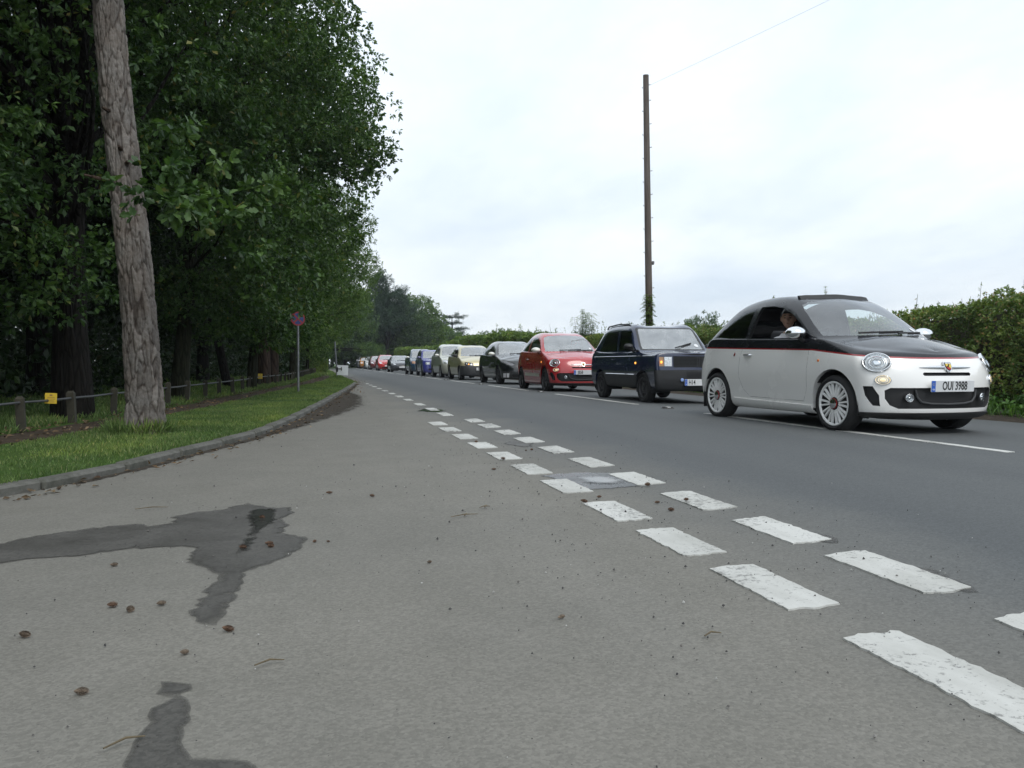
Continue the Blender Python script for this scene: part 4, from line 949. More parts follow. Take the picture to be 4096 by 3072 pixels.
G_SCREENC = glassmat('clear_windscreen_glass', (.70, .80, .79), 2.2, .10); G_SCREEN = glassmat('windscreen_glass', (.74, .85, .84), 2.7, .36); G_SIDE = glassmat('side_glass', (.62, .72, .66), 1.55); G_DARK = glassmat('privacy_glass', (.10, .12, .12), 1.6); G_LENS = glassmat('lamp_lens', (.93, .95, .96), 1.5)
M_BLACK = plain('black_plastic', (.018, .018, .019), .55, var=.3); M_TRIM = plain('grey_plastic', (.050, .052, .055), .6, var=.25); M_RUBBER = plain('tyre_rubber', (.020, .020, .021), .85, var=.3, vscale=20)
M_CHROME = plain('chrome', (.80, .81, .82), .08, 1.0); M_REFL = plain('lamp_reflector', (.78, .79, .80), .22, .9, var=.3, vscale=30); M_ALLOY = plain('grey_alloy', (.20, .20, .205), .35, .7, var=.2); M_GREYALLOY = plain('dark_alloy', (.07, .07, .074), .45, .5, var=.2)
M_WHITEALLOY = plain('white_alloy', (.90, .90, .89), .3, coat=.6, var=.04); M_INT = plain('dark_interior', (.022, .023, .025), .8, var=.2); M_SEAT = plain('seat_fabric', (.035, .036, .04), .9, var=.25, vscale=25); M_RED = plain('red_enamel', (.45, .02, .02), .35)
M_PLATE = plain('plate_white', (.72, .73, .74), .4, var=.06); M_PLATEY = plain('plate_black', (.012, .012, .012), .5); M_EU = plain('plate_blue', (.03, .13, .55), .4); M_AMBER = plain('amber_lens', (.80, .22, .02), .3); M_YEL = plain('yellow_enamel', (.75, .55, .08), .4)
M_AMBERLIT = plain('lit_indicator', (.9, .35, .05), .3, emit=(1, .38, .06), estr=2.2); M_WARMLIT = plain('lit_sidelight', (.9, .75, .5), .3, emit=(1, .80, .48), estr=.75); M_DISC = plain('rail_disc', (.10, .10, .10), .5, .6); M_WHITE = plain('white_sticker', (.75, .76, .78), .5)
M_CREAMP = plain('cream_mirror', (.78, .77, .70), .3, coat=.6)

def rim_mesh(r, style):
    """wheel lies in x-z, outer face towards -y... built about local Z then turned"""
    pass
def add_wheel(car, x, side, s, style, m_rim):
    """side: -1 right, +1 left"""
    r, w, rr = s['tyre_r'], s['tyre_w'], s['rim_r']; y = side*s['track']
    # local Z axis points outwards
    Mx = Matrix.Translation((x, y, r)) @ Matrix.Rotation(-side*math.pi/2, 4, 'X')
    def key(k, f): 
        kk = ('wheel', k, r, w, rr, style, m_rim.name)
        if kk not in CACHE: CACHE[kk] = f()
        return CACHE[kk]
    def tyre():
        mb = MB(); h = w/2; mb.lathe([(rr*.98, h*.70), (rr+.006, h*.86), (rr+.03, h*.97), (r-.045, h), (r-.015, h*.88), (r-.002, h*.62), (r, 0), (r-.002, -h*.62), (r-.02, -h*.9), (rr, -h*.9), (rr*.9, -h*.9)], 44); me = mb.mesh('wheel', True, 45); me.materials.append(M_RUBBER); return me
    o = link('wheel', key('tyre', tyre), None, car); o.matrix_local = Mx; wheel = o
    def rim():
        mb = MB(); h = w/2; mb.lathe([(rr+.004, h*.80), (rr+.004, h*.86), (rr-.004, h*.90), (rr-.016, h*.86), (rr-.020, h*.70)], 44); me = mb.mesh('rim', True, 40); me.materials.append(m_rim); return me
    link('rim', key('rim', rim), None, wheel)
    def barrel():
        mb = MB(); h = w/2; mb.lathe([(rr-.020, h*.70), (rr-.024, h*.4), (rr-.03, -h*.5), (rr*.25, -h*.55)], 36); me = mb.mesh('rim_barrel', True, 40); me.materials.append(M_GREYALLOY); return me
    link('rim_barrel', key('barrel', barrel), None, wheel)
    def back():
        mb = MB(); mb.lathe([(.001, .0), (rr*.62, .0), (rr*.66, -.02)], 30); me = mb.mesh('brake_disc', True, 30); me.materials.append(M_DISC); return me
    link('brake_disc', key('disc', back), None, wheel)
    if style == 'multi':
        def spoke():
            mb = MB(); h = w/2
            vs = []; prof = [(.048, .013, h*.78), (rr*.45, .0115, h*.80), (rr*.8, .0115, h*.80), (rr-.012, .017, h*.74)]
            for q, hw, z in prof: vs += [(q, -hw, z-.022), (q, -hw*.7, z), (q, hw*.7, z), (q, hw, z-.022)]
            fs = [(i*4+k, i*4+k+1, i*4+5+k, i*4+4+k) for i in range(3) for k in range(3)]; mb.add(vs, fs); me = mb.mesh('spoke', True, 40); me.materials.append(m_rim); return me
        me = key('spoke', spoke)
        for k in range(10):
            for dv in (-.145, .145):
                a = 2*math.pi*k/10; o = link('spoke', me, None, wheel)
                # each pair starts close at the hub and spreads to the lip
                o.matrix_local = Matrix.Rotation(a + dv*.75, 4, 'Z') @ Matrix.Translation((.02, 0, 0)) @ Matrix.Rotation(dv*.18, 4, 'Z')
        def hubring():
            mb = MB(); h = w/2; mb.lathe([(.054, h*.80), (.0555, h*.87), (.053, h*.885), (.050, h*.87)], 28); me = mb.mesh('hub_ring', True, 40); me.materials.append(M_RED); return me
        link('hub_ring', key('hubring', hubring), None, wheel)
    elif style in ('five', 'star'):
        def spoke():
            mb = MB(); h = w/2; k_ = 1.25 if style == 'star' else .9
            vs = []; prof = [(.03, .030, h*.70), (rr*.5, .020*k_, h*.74), (rr*.85, .026*k_, h*.72), (rr-.01, .040*k_, h*.66)]
            for q, hw, z in prof: vs += [(q, -hw, z-.03), (q, -hw*.7, z), (q, hw*.7, z), (q, hw, z-.03)]
            fs = [(i*4+k, i*4+k+1, i*4+5+k, i*4+4+k) for i in range(3) for k in range(3)]; mb.add(vs, fs); me = mb.mesh('spoke', True, 40); me.materials.append(m_rim); return me
        me = key('spoke', spoke); nsp = 5 if style == 'star' else 7
        for k in range(nsp): o = link('spoke', me, None, wheel); o.matrix_local = Matrix.Rotation(2*math.pi*k/nsp+.3, 4, 'Z')
    elif style == 'steel':
        def dish():
            mb = MB(); h = w/2; mb.lathe([(rr-.02, h*.5), (rr*.82, h*.62), (rr*.62, h*.5), (rr*.45, h*.66), (rr*.2, h*.7), (.001, h*.72)], 36)
            for k in range(10): a = 2*math.pi*k/10; mb.box((rr*.62*math.cos(a), rr*.62*math.sin(a), h*.56), (.028, .020, .02), Matrix.Rotation(a, 3, 'Z'), 1)
            me = mb.mesh('wheel_disc', True, 40); me.materials.append(m_rim); me.materials.append(M_BLACK); return me
        link('wheel_disc', key('dish', dish), None, wheel)
    def cap():
        mb = MB(); h = w/2; mb.lathe([(.052, h*.74), (.051, h*.90), (.040, h*.97), (.001, h*1.0)], 24); me = mb.mesh('hub_cap', True, 40); me.materials.append(M_CHROME if style == 'multi' else m_rim); return me
    link('hub_cap', key('cap', cap), None, wheel)
    return wheel
CACHE = {}
def text_mesh(body, size, name, m, xscale=.74, extrude=.001):
    cu = bpy.data.curves.new(name, 'FONT'); cu.body = body; cu.size = size; cu.align_x = 'CENTER'; cu.align_y = 'CENTER'; cu.extrude = extrude; cu.resolution_u = 3; cu.offset = size*.016
    o = bpy.data.objects.new(name, cu); COL.objects.link(o); bpy.context.view_layer.update()
    me = bpy.data.meshes.new_from_object(o.evaluated_get(bpy.context.evaluated_depsgraph_get())); bpy.data.objects.remove(o, do_unlink=True)
    me.transform(Matrix.Diagonal((xscale, 1, 1, 1))); me.materials.clear(); me.materials.append(m); me.name = name; return me
def number_plate(car, x, z, text, tilt=0.0, eu=True, y=0.0, w=.52):
    # local frame of the plate: X to the reader's right, Y up, Z out of the plate
    Mx = Matrix.Translation((x, y, z)) @ Matrix(((0, 0, 1, 0), (1, 0, 0, 0), (0, 1, 0, 0), (0, 0, 0, 1))) @ Matrix.Rotation(tilt, 4, 'X')
    mb = MB(); mb.box((0, 0, 0), (w, .112, .008), bev=.003); o = mb.build('number_plate', M_PLATE, car); o.matrix_local = Mx
    if eu:
        mb = MB(); mb.box((-w/2+.026, 0, .0048), (.046, .106, .0016)); mb.build('blue_band', M_EU, o, False)
        mb = MB()
        for k in range(9): a = 2*math.pi*k/9; mb.box((-w/2+.026+.011*math.cos(a), .018+.011*math.sin(a), .0061), (.0035, .0035, .0010))
        st = mb.build('star_ring', M_YEL, o, False); st['kind'] = 'stuff'
        g = link('band_letters', text_mesh('GB', .022, 'band_letters', M_WHITE, .9), None, o); g.location = (-w/2+.026, -.032, .0058)
    l = link('plate_letters', text_mesh(text, .116, 'plate_letters', M_PLATEY, .64), None, o); l.location = ((.022 if eu else 0) if len(text) > 5 else (-.095 if len(text) > 3 else -.125), 0, .0048)
    return o
def surf(bvh, org, d):
    h = bvh.ray_cast(Vector(org), Vector(d).normalized()); return (h[0], h[1]) if h[0] is not None else (Vector(org), -Vector(d).normalized())
def on_surface(p, n, out=0.0, up=(0, 0, 1)):
    n = Vector(n).normalized(); u = Vector(up); xx = u.cross(n).normalized(); yy = n.cross(xx); M = Matrix((xx, yy, n)).transposed().to_4x4(); M.translation = Vector(p)+n*out; return M
def round_lamp(car, name, bvh, org, d, a, b, lit=None, dark=False):
    p, n = surf(bvh, org, d); Mx = on_surface(p, n, -.006); S = Matrix.Diagonal((a, b, 1, 1))
    def ell(prof, mname, m, parent=None):
        mb = MB(); mb.lathe(prof, 36); me = mb.mesh(mname, True, 50); me.transform(S); me.materials.append(m); o = link(mname, me, None, parent or car); return o
    o = ell([(1.0, -.01), (1.03, .010), (1.0, .020), (.94, .022), (.90, .014)], name, M_CHROME if not dark else M_BLACK); o.matrix_local = Mx
    ell([(.93, .010), (.80, .002), (.62, -.006), (.60, .006), (.46, .004), (.40, -.014), (.2, -.02), (.001, -.02)], 'reflector', lit or M_REFL, o)
    ell([(.36, .004), (.34, .012), (.2, .017), (.001, .019)], 'bulb', M_CHROME if not lit else lit, o)
    ell([(.93, .020), (.75, .028), (.45, .034), (.001, .036)], 'lens', G_LENS, o); return o
def mirror(car, side, x, y, z, m, sc=1.0):
    """rounded housing on a short arm, side -1 right"""
    mb = MB(); n, k = 18, 10; vs = []
    prof = [(-.055, .35), (-.045, .80), (-.02, .97), (.015, 1.0), (.05, .88), (.08, .62), (.098, .25), (.103, .01)]
    for px_, f in prof:
        for q in range(n):
            a = 2*math.pi*q/n; cy, sz = math.cos(a), math.sin(a)
            vs.append((px_*sc, cy*.115*f*sc, (sz*.072*f if sz > 0 else sz*.060*f)*sc))
    fs = [(i*n+q, i*n+(q+1) % n, (i+1)*n+(q+1) % n, (i+1)*n+q) for i in range(len(prof)-1) for q in range(n)]+[tuple(range(n))]
    mb.add(vs, fs); o = mb.build('door_mirror', m, car, True, 60); o.location = (x, y+side*.09, z)
    mb = MB(); mb.tube([(.01, -side*.02, -.03), (.02, -side*.07, -.075), (.0, -side*.14, -.10)], [.022, .020, .024], 10); mb.build('mirror_arm', M_BLACK, o)
    mb = MB(); mb.lathe([(.001, 0), (1, 0)], 20); me = mb.mesh('mirror_glass'); me.transform(Matrix.Rotation(-math.pi/2, 4, 'Y') @ Matrix.Diagonal((.050*sc, .092*sc, 1, 1))); me.materials.append(M_CHROME); g = link('mirror_glass', me, None, o); g.location = (-.052*sc, 0, 0)
    return o
def wiper(car, bvh, y0, z0, y1, z1):
    pts = []
    for k in range(9):
        f = k/8; p, n = surf(bvh, (3, y0+(y1-y0)*f, z0+(z1-z0)*f), (-1, 0, 0)); pts.append(p+n*.022)
    mb = MB(); mb.tube(pts, [.011]*3+[.009]*6, 6); o = mb.build('wiper', M_BLACK, car); mb = MB()
    a = pts[3:]; mb.tube([q+Vector((.006, 0, -.014)) for q in a], .007, 5); mb.build('wiper_blade', M_RUBBER, o)
def seat(car, x, y, m, hz=.30):
    root = empty('seat'); root.parent = car; root.location = (x, y, 0)
    for nm, c, d, rx in (('seat_cushion', (.05, 0, hz), (.50, .46, .14), .10), ('seat_back', (-.24, 0, hz+.34), (.13, .46, .60), -.22), ('headrest', (-.34, 0, hz+.72), (.10, .26, .19), -.12)):
        mb = MB(); mb.box((0, 0, 0), d, Matrix.Rotation(rx, 3, 'Y'), bev=.045); o = mb.build(nm, m, root, True, 60); o.location = c
    return root
def steering(car, x, y, z):
    mb = MB(); M_ = Matrix.Translation((x, y, z)) @ Matrix.Rotation(-1.15, 4, 'Y'); n = 28
    mb.tube([M_ @ Vector((.175*math.cos(2*math.pi*k/n), .175*math.sin(2*math.pi*k/n), 0)) for k in range(n+1)], .014, 8, cap=False)
    for a in (0.3, math.pi-.3, -math.pi/2): mb.tube([M_ @ Vector((0, 0, -.02)), M_ @ Vector((.17*math.cos(a+1.57), .17*math.sin(a+1.57), 0))], .012, 6)
    mb.tube([M_ @ Vector((0, 0, 0)), M_ @ Vector((0, 0, -.3))], [.05, .03], 10); mb.build('steering_wheel', M_BLACK, car)
def build_car(name, label, s, loc, yaw, paint, cat_='car', group='cars queueing along the road', per=6):
    car = empty(name, loc, -math.pi/2+yaw); tag(car, label, cat_, group)
    S = spline_surface(car_grid(s), per, s.get('corr', .75)); bm = half_to_bm(S)
    tmp = BVHTree.FromBMesh(bm); wb = s['wb']/2; ra = s['arch_r']
    for f in bm.faces: f.smooth = True
    side = lambda sg: (lambda c, n: n.y*sg > .25 and c.y*sg > .2)
    front = lambda c, n: n.x > .12 and c.x > 0
    rear = lambda c, n: n.x < -.15 and c.x < 0
    # wheel openings
    for xa in (wb, -wb):
        for sg in (1, -1):
            za = s['tyre_r']+s.get('arch_dz', .01); poly = [(xa+ra, -.1)]+[(xa+ra*math.cos(a), za+ra*math.sin(a)) for a in np.linspace(0, math.pi, 19)]+[(xa-ra, -.1)]
            fs = cut(bm, poly, 'y', lambda c, n, sg=sg: c.y*sg > .35 and c.z < s['zsh'][0]+.02 and abs(n.z) < .93)
            if fs:
                bmesh.ops.delete(bm, geom=fs, context='FACES')
    be = [e for e in bm.edges if e.is_boundary and abs((e.verts[0].co.y+e.verts[1].co.y)/2) > .3 and min(math.hypot(v.co.x-q, v.co.z-s['tyre_r']) for v in e.verts for q in (wb, -wb)) < ra+.03]
    ex = bmesh.ops.extrude_edge_only(bm, edges=be)['geom']
    for v in ex:
        if isinstance(v, bmesh.types.BMVert): v.co.y *= .90
    parts = {}
    # panels
    for nm, ax, poly, m_, kw in s.get('regions', []):
        sides = (-1, 1) if ax in ('y',) else ((-1, 1) if kw.get('mirror') else (1,))
        for sg in sides:
            if ax == 'y': pr = side(sg); pl = poly
            elif ax == 'x': pr = rear if kw.get('rear') else front; pl = [(p[0]*sg, p[1]) for p in poly]
            else: pr = (lambda c, n: n.z > .25 and c.z > .5); pl = poly
            fs = cut(bm, pl, ax, pr)
            if kw.get('drop') == sg or kw.get('drop') == 'both':
                if fs: bmesh.ops.delete(bm, geom=fs, context='FACES')
                continue
            par = car
            if kw.get('under') and (kw['under'], sg) in parts: par = parts[(kw['under'], sg)]
            o = take(bm, fs, nm, paint if m_ is None else m_, par, kw.get('depth', 0), kw.get('shrink', 0), kw.get('lift', 0))
            if o: parts[(kw.get('key', nm), sg)] = o
    me = bpy.data.meshes.new('body'); bm.normal_update(); bm.to_mesh(me)
    me.materials.append(paint); me.polygons.foreach_set('use_smooth', [True]*len(me.polygons)); me.set_sharp_from_angle(angle=R(48)); link('body', me, None, car)
    # inner trim: the same shell, 30 mm further in
    for v in bm.verts: v.co -= v.normal*.03
    bmesh.ops.reverse_faces(bm, faces=bm.faces); me = bpy.data.meshes.new('inner_trim'); bm.to_mesh(me); bm.free(); me.materials.append(M_INT); me.polygons.foreach_set('use_smooth', [True]*len(me.polygons)); link('inner_trim', me, None, car)
    # wheels, wells, floor
    for xa in (wb, -wb):
        for sg in (-1, 1):
            add_wheel(car, xa, sg, s, s['wheel'], s['m_rim'])
            mb = MB(); za = s['tyre_r']; n = 14; vs = []
            for y in (sg*(s['track']+s['tyre_w']*.36), sg*(s['track']-.26)):
                for k in range(n): a = -.25+(math.pi+.5)*k/(n-1); vs.append((xa+(ra+.012)*math.cos(a), y, za+(ra+.012)*math.sin(a)))
            fs = [(k, k+1, n+k+1, n+k) for k in range(n-1)]+[tuple(range(n, 2*n))]; mb.add(vs, fs); mb.build('wheel_arch_liner', M_INT, car)
    mb = MB(); mb.box((0, 0, s['zs'][0]+.07), (abs(s['xf'][0]-s['xr'][0])*.86, s['w'][0]*1.5, .06), bev=.02); mb.build('floor_pan', M_INT, car)
    # cabin
    r0 = s['rail'][0]; zc = r0[2]
    mb = MB(); mb.box((r0[0]-.20, 0, zc-.13), (.42, s['w'][4]*1.72, .20), bev=.06); mb.build('dashboard', M_INT, car, True, 60)
    sh = s.get('seat_h', .30)
    for sg in (-1, 1): seat(car, r0[0]-.92, sg*.34, M_SEAT, sh)
    mb = MB(); mb.box((s['xr'][3]+.55, 0, sh+.28), (.14, s['w'][4]*1.45, .55), Matrix.Rotation(-.2, 3, 'Y'), bev=.05); mb.build('rear_seat', M_SEAT, car, True, 60)
    steering(car, r0[0]-.42, -.34, zc-.03)
    return car, tmp
import copy as _copy
def sym(half): return half+[(-p[0], p[1]) for p in half[::-1]]
bubble = dict(wb=2.30, tyre_r=.298, tyre_w=.195, rim_r=.228, track=.705, arch_r=.338, arch_dz=.02, wheel='multi', m_rim=M_WHITEALLOY,
    w=[.66, .765, .795, .813, .765], xf=[1.74, 1.85, 1.875, 1.855, 1.765], zf=[.17, .195, .36, .585, .775], xr=[-1.60, -1.69, -1.735, -1.72, -1.63], zr=[.24, .26, .44, .66, .95],
    zs=[.185, .215, .42, .64], sx=[1.40, 1.15, .86, .58, .22, -.30, -.82, -1.17, -1.40], zsh=[.825, .89, .945, .96, .975, .99, 1.0, 1.0, .985],
    yf=[0, .42, .76, .95], xb=[0, .035, .135, .29], xbr=[0, .015, .06, .15], wx=[.985, 1, 1, 1, 1, 1, 1, .99, .97],
    cx=[1.67, 1.63, 1.57, 1.47, 1.34, 1.18, 1.04, .66, .26, -.30, -.98, -1.35, -1.56, -1.60, -1.615, -1.625, -1.63],
    cz=[.838, .858, .884, .918, .955, .998, 1.028, 1.285, 1.472, 1.53, 1.475, 1.28, 1.09, 1.05, 1.03, 1.01, 1.0],
    rail=[(.84, .705, .985), (.50, .655, 1.225), (.12, .595, 1.412), (-.33, .575, 1.462), (-.92, .565, 1.41), (-1.26, .605, 1.225), (-1.45, .665, 1.035)])
B_SCREEN = sym([(.672, 1.012), (.640, 1.16), (.588, 1.315), (.545, 1.382), (.46, 1.418), (.2, 1.440)])
B_DOORWIN = [(.70, .992), (.50, 1.145), (.28, 1.275), (.06, 1.355), (-.16, 1.398), (-.42, 1.402), (-.47, 1.022)]
B_QUARTER = [(-.55, 1.026), (-.54, 1.398), (-.74, 1.385), (-.94, 1.315), (-1.10, 1.205), (-1.21, 1.07), (-1.20, 1.032)]
B_DOOR = [(.66, .30), (.73, .45), (.74, .80), (.72, .975), (-.50, 1.008), (-.60, .80), (-.60, .55), (-.52, .40), (-.38, .31)]
def bubble_regions(win, screen=None):
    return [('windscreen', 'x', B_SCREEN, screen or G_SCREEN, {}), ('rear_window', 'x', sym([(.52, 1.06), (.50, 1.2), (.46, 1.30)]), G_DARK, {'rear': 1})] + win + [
        ('door', 'y', B_DOOR, None, {'shrink': .0035}),
        ('bonnet', 'z', [(1.655, .22), (1.59, .40), (1.46, .53), (1.25, .60), (1.07, .625), (1.07, -.625), (1.25, -.60), (1.46, -.53), (1.59, -.40), (1.655, -.22)], None, {'shrink': .0035}),
        ('lower_grille', 'x', sym([(.60, .475), (.645, .45), (.640, .37), (.60, .305), (.53, .272)]), M_BLACK, {'depth': .035}),
        ('air_slot', 'x', sym([(.275, .625), (.29, .61), (.275, .592)]), M_BLACK, {'depth': .03}),
        ('bumper_vent', 'y', [(1.645, .49), (1.565, .49), (1.58, .40), (1.635, .30), (1.685, .295), (1.685, .40)], M_BLACK, {'depth': .03}),
        ('splitter', 'x', sym([(.78, .232), (.78, .05)]), M_BLACK, {'depth': -.014}),
        ('side_skirt', 'y', [(.80, .10), (.79, .262), (-.74, .285), (-.79, .10)], None, {'depth': -.016})]
def bubble_extras(car, bv, plate, m_mirror, lit, doors_sign=(-1, 1)):
    for sg in (-1, 1):
        round_lamp(car, 'headlight', bv, (3, sg*.668, .722), (-1, 0, 0), .132, .104)
        round_lamp(car, 'driving_lamp', bv, (3, sg*.655, .552), (-1, 0, 0), .076, .048, M_WARMLIT if lit else None)
        o = round_lamp(car, 'fog_lamp', bv, (3, sg*.44, .378), (-1, 0, 0), .040, .040)
        mirror(car, sg, .60, sg*.765, 1.045, m_mirror, 1.05)
        p, n = surf(bv, (-.42, sg*3, .815), (0, -sg, 0)); mb = MB(); mb.tube([(-.075, 0, 0), (-.055, 0, .022), (.055, 0, .022), (.075, 0, 0)], [.008, .012, .012, .008], 8)
        o = mb.build('door_handle', M_CHROME, car); o.matrix_local = Matrix.Translation(p) @ Matrix.Rotation(-sg*math.pi/2, 4, 'X')
        p, n = surf(bv, (.92, sg*3, .745), (0, -sg, 0)); mb = MB(); mb.lathe([(.016, 0), (.014, .006), (.001, .009)], 14); o = mb.build('side_repeater', M_AMBERLIT if lit == 2 else M_AMBER, car); o.matrix_local = on_surface(p, n, 0)
    # central emblem: whisker bar and shield
    bar = None
    for sg in (-1, 1):
        pts = [surf(bv, (3, sg*y, .675), (-1, 0, 0))[0]+Vector((.006, 0, 0)) for y in np.linspace(.03, .31, 7)]; mb = MB(); mb.tube(pts, [.016, .016, .015, .013, .011, .008, .003], 8); mb.build('whisker_bar', M_CHROME, car)
    p, n = surf(bv, (3, 0, .675), (-1, 0, 0)); Mx = on_surface(p, n, .004)
    def shield(k, z, m, name, par, clip=None):
        pts = [(-.045, .055), (.045, .055), (.050, .045), (.047, -.005), (.030, -.042), (0, -.062), (-.030, -.042), (-.047, -.005), (-.050, .045)]
        if clip: pts = clip
        mb = MB(); q = [(x*k, y*k) for x, y in pts]; mm = len(q)
        mb.add([(x, y, 0) for x, y in q]+[(x*.94, y*.94, z) for x, y in q], [tuple(range(mm, 2*mm))]+[(i, (i+1) % mm, mm+(i+1) % mm, mm+i) for i in range(mm)]); return mb.build(name, m, par, False)
    s0 = shield(1.0, .016, M_CHROME, 'badge', car); s0.matrix_local = Mx
    a = shield(.80, .004, M_PLATEY, 'badge_border', s0); a.location = (0, 0, .0155)
    b = shield(.70, .003, M_YEL, 'badge_field', s0, [(-.045, .040), (.045, .040), (.047, -.005), (.036, -.030), (-.045, .004)]); b.location = (0, 0, .0195)
    c = shield(.70, .003, M_RED, 'badge_field', s0, [(-.046, .000), (.034, -.034), (0, -.058), (-.030, -.042)]); c.location = (0, 0, .0195)
    d = shield(.70, .003, M_WHITE, 'badge_band', s0, [(-.044, .056), (.044, .056), (.046, .043), (-.046, .043)]); d.location = (0, 0, .0195)
    mb = MB()                                        # little scorpion on the shield
    mb.tube([(-.012, -.010, 0), (0, .002, 0), (.010, .012, 0), (.006, .022, 0), (-.004, .022, 0)], [.006, .007, .005, .003, .002], 6)
    for sg in (-1, 1): mb.tube([(-.008, -.004, 0), (-.008+.014*sg, -.016, 0), (-.014+.010*sg, -.022, 0)], [.003, .003, .002], 5)
    e = mb.build('badge_scorpion', M_PLATEY, s0); e.location = (-.002, .006, .0225); e['kind'] = 'stuff'
    # lip of the central mesh in the lower grille
    pts = []
    for y, z in ((.37, .455), (.355, .385), (.31, .335), (.2, .318), (0, .312), (-.2, .318), (-.31, .335), (-.355, .385), (-.37, .455)):
        q, n = surf(bv, (3, y, z), (-1, 0, 0)); pts.append(q-n*.020)
    mb = MB(); mb.tube(pts, .012, 8); mb.build('grille_lip', M_TRIM, car)
    q, n = surf(bv, (3, 0, .508), (-1, 0, 0)); number_plate(car, q.x+.028, .492, plate, .06)
    wiper(car, bv, -.34, 1.022, .22, 1.045); wiper(car, bv, .10, 1.022, .58, 1.04)
    q, n = surf(bv, (3, .54, 1.085), (-1, 0, 0)); mb = MB(); mb.lathe([(.001, .001), (.038, 0)], 20); o = mb.build('tax_disc', M_WHITE, car); o.matrix_local = on_surface(q, n, .004)

def derive(base, fx=1.0, fy=1.0, zmap=None, **kw):
    s = _copy.deepcopy({k: v for k, v in base.items() if k not in ('m_rim', 'regions')}); s['m_rim'] = base['m_rim']
    zm = (lambda z: float(np.interp(z, *zip(*zmap)))) if zmap else (lambda z: z)
    s['wb'] *= fx; s['track'] *= fy
    for k in ('xf', 'xr', 'sx', 'cx'): s[k] = [q*fx for q in s[k]]
    s['w'] = [q*fy for q in s['w']]
    for k in ('zf', 'zr', 'zs', 'zsh', 'cz'): s[k] = [zm(q) for q in s[k]]
    s['rail'] = [(a*fx, b*fy, zm(c)) for a, b, c in s['rail']]; s.update(kw); return s
boxy = dict(wb=2.16, tyre_r=.278, tyre_w=.165, rim_r=.185, track=.650, arch_r=.325, arch_dz=.0, wheel='steel', m_rim=M_GREYALLOY, seat_h=.32, corr=1.0,
    w=[.62, .705, .735, .745, .722], xf=[1.66, 1.71, 1.73, 1.715, 1.695], zf=[.27, .29, .45, .62, .868], xr=[-1.58, -1.65, -1.68, -1.67, -1.63], zr=[.28, .30, .45, .62, .90],
    zs=[.27, .30, .45, .64], sx=[1.44, 1.08, .78, .56, .30, -.25, -.95, -1.25, -1.44], zsh=[.868, .885, .905, .91, .915, .92, .925, .925, .92],
    yf=[0, .5, .89, 1.0], xb=[0, .003, .010, .055], xbr=[0, .004, .02, .08], crown=2.6,
    cx=[1.655, 1.62, 1.56, 1.48, 1.34, 1.08, .86, .57, .28, -.25, -1.0, -1.32, -1.55, -1.60, -1.61, -1.615, -1.62], cz=[.884, .889, .896, .905, .92, .94, .955, 1.19, 1.405, 1.445, 1.425, 1.2, 1.0, .97, .96, .955, .95],
    rail=[(.80, .69, .935), (.54, .665, 1.17), (.26, .63, 1.385), (-.25, .625, 1.415), (-1.02, .615, 1.395), (-1.32, .64, 1.17), (-1.50, .67, .98)])
hatch = dict(wb=2.51, tyre_r=.305, tyre_w=.20, rim_r=.215, track=.735, arch_r=.345, arch_dz=.02, wheel='star', m_rim=M_GREYALLOY,
    w=[.70, .79, .825, .843, .80], xf=[1.94, 2.05, 2.09, 2.06, 1.95], zf=[.17, .20, .38, .57, .735], xr=[-1.78, -1.88, -1.93, -1.91, -1.82], zr=[.24, .27, .45, .65, .95],
    zs=[.20, .23, .42, .64], sx=[1.56, 1.255, .82, .50, .12, -.40, -1.0, -1.36, -1.58], zsh=[.805, .87, .92, .935, .95, .965, .98, .985, .97],
    yf=[0, .42, .76, .95], xb=[0, .045, .165, .34], xbr=[0, .015, .06, .15],
    cx=[1.83, 1.78, 1.70, 1.58, 1.40, 1.20, 1.02, .62, .22, -.40, -1.15, -1.50, -1.74, -1.79, -1.80, -1.81, -1.815], cz=[.812, .836, .868, .905, .955, 1.0, 1.025, 1.26, 1.425, 1.485, 1.43, 1.24, 1.06, 1.03, 1.01, 1.0, .99],
    rail=[(.78, .72, .965), (.44, .665, 1.20), (.06, .60, 1.365), (-.42, .585, 1.42), (-1.05, .575, 1.37), (-1.42, .62, 1.18), (-1.63, .68, 1.01)])
def hatch_regions(fx=1.0, fy=1.0, zm=lambda z: z, lamp=None, m_lamp=None, dark_rear=True, bumper=None, grille=True, four=True):
    X = lambda P: [(x*fx, zm(z)) for x, z in P]; Y = lambda P: [(y*fy, zm(z)) for y, z in P]
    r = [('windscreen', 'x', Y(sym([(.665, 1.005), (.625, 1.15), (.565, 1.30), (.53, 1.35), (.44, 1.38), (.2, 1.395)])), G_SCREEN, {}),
        ('side_window', 'y', X([(.60, .985), (.36, 1.145), (.14, 1.265), (-.08, 1.335), (-.42, 1.36), (-.46, .985)]), G_SIDE, {}),
        ('rear_side_window', 'y', X([(-.54, .99), (-.54, 1.36), (-.98, 1.32), (-1.18, 1.22), (-1.32, 1.06), (-1.32, .99)]), G_DARK, {}),
        ('door', 'y', X([(.74, .30), (.80, .50), (.78, .95), (-.50, .972), (-.55, .60), (-.50, .31)]), None, {'shrink': .004})]
    if bumper: r.append(('bumper', 'x', Y(sym([(.86, bumper), (.86, .05)])), M_TRIM, {'depth': -.018}))
    if lamp: r.append(('headlight', 'x', [(y*fy, z) for y, z in lamp], m_lamp or M_REFL, {'mirror': 1, 'depth': .012}))
    if grille: r += [('lower_grille', 'x', Y(sym([(.50, .36), (.54, .32), (.50, .25)])), M_BLACK, {'depth': .03}), ('upper_grille', 'x', Y(sym([(.30, .64), (.33, .61), (.28, .575)])), M_BLACK, {'depth': .02})]
    return r
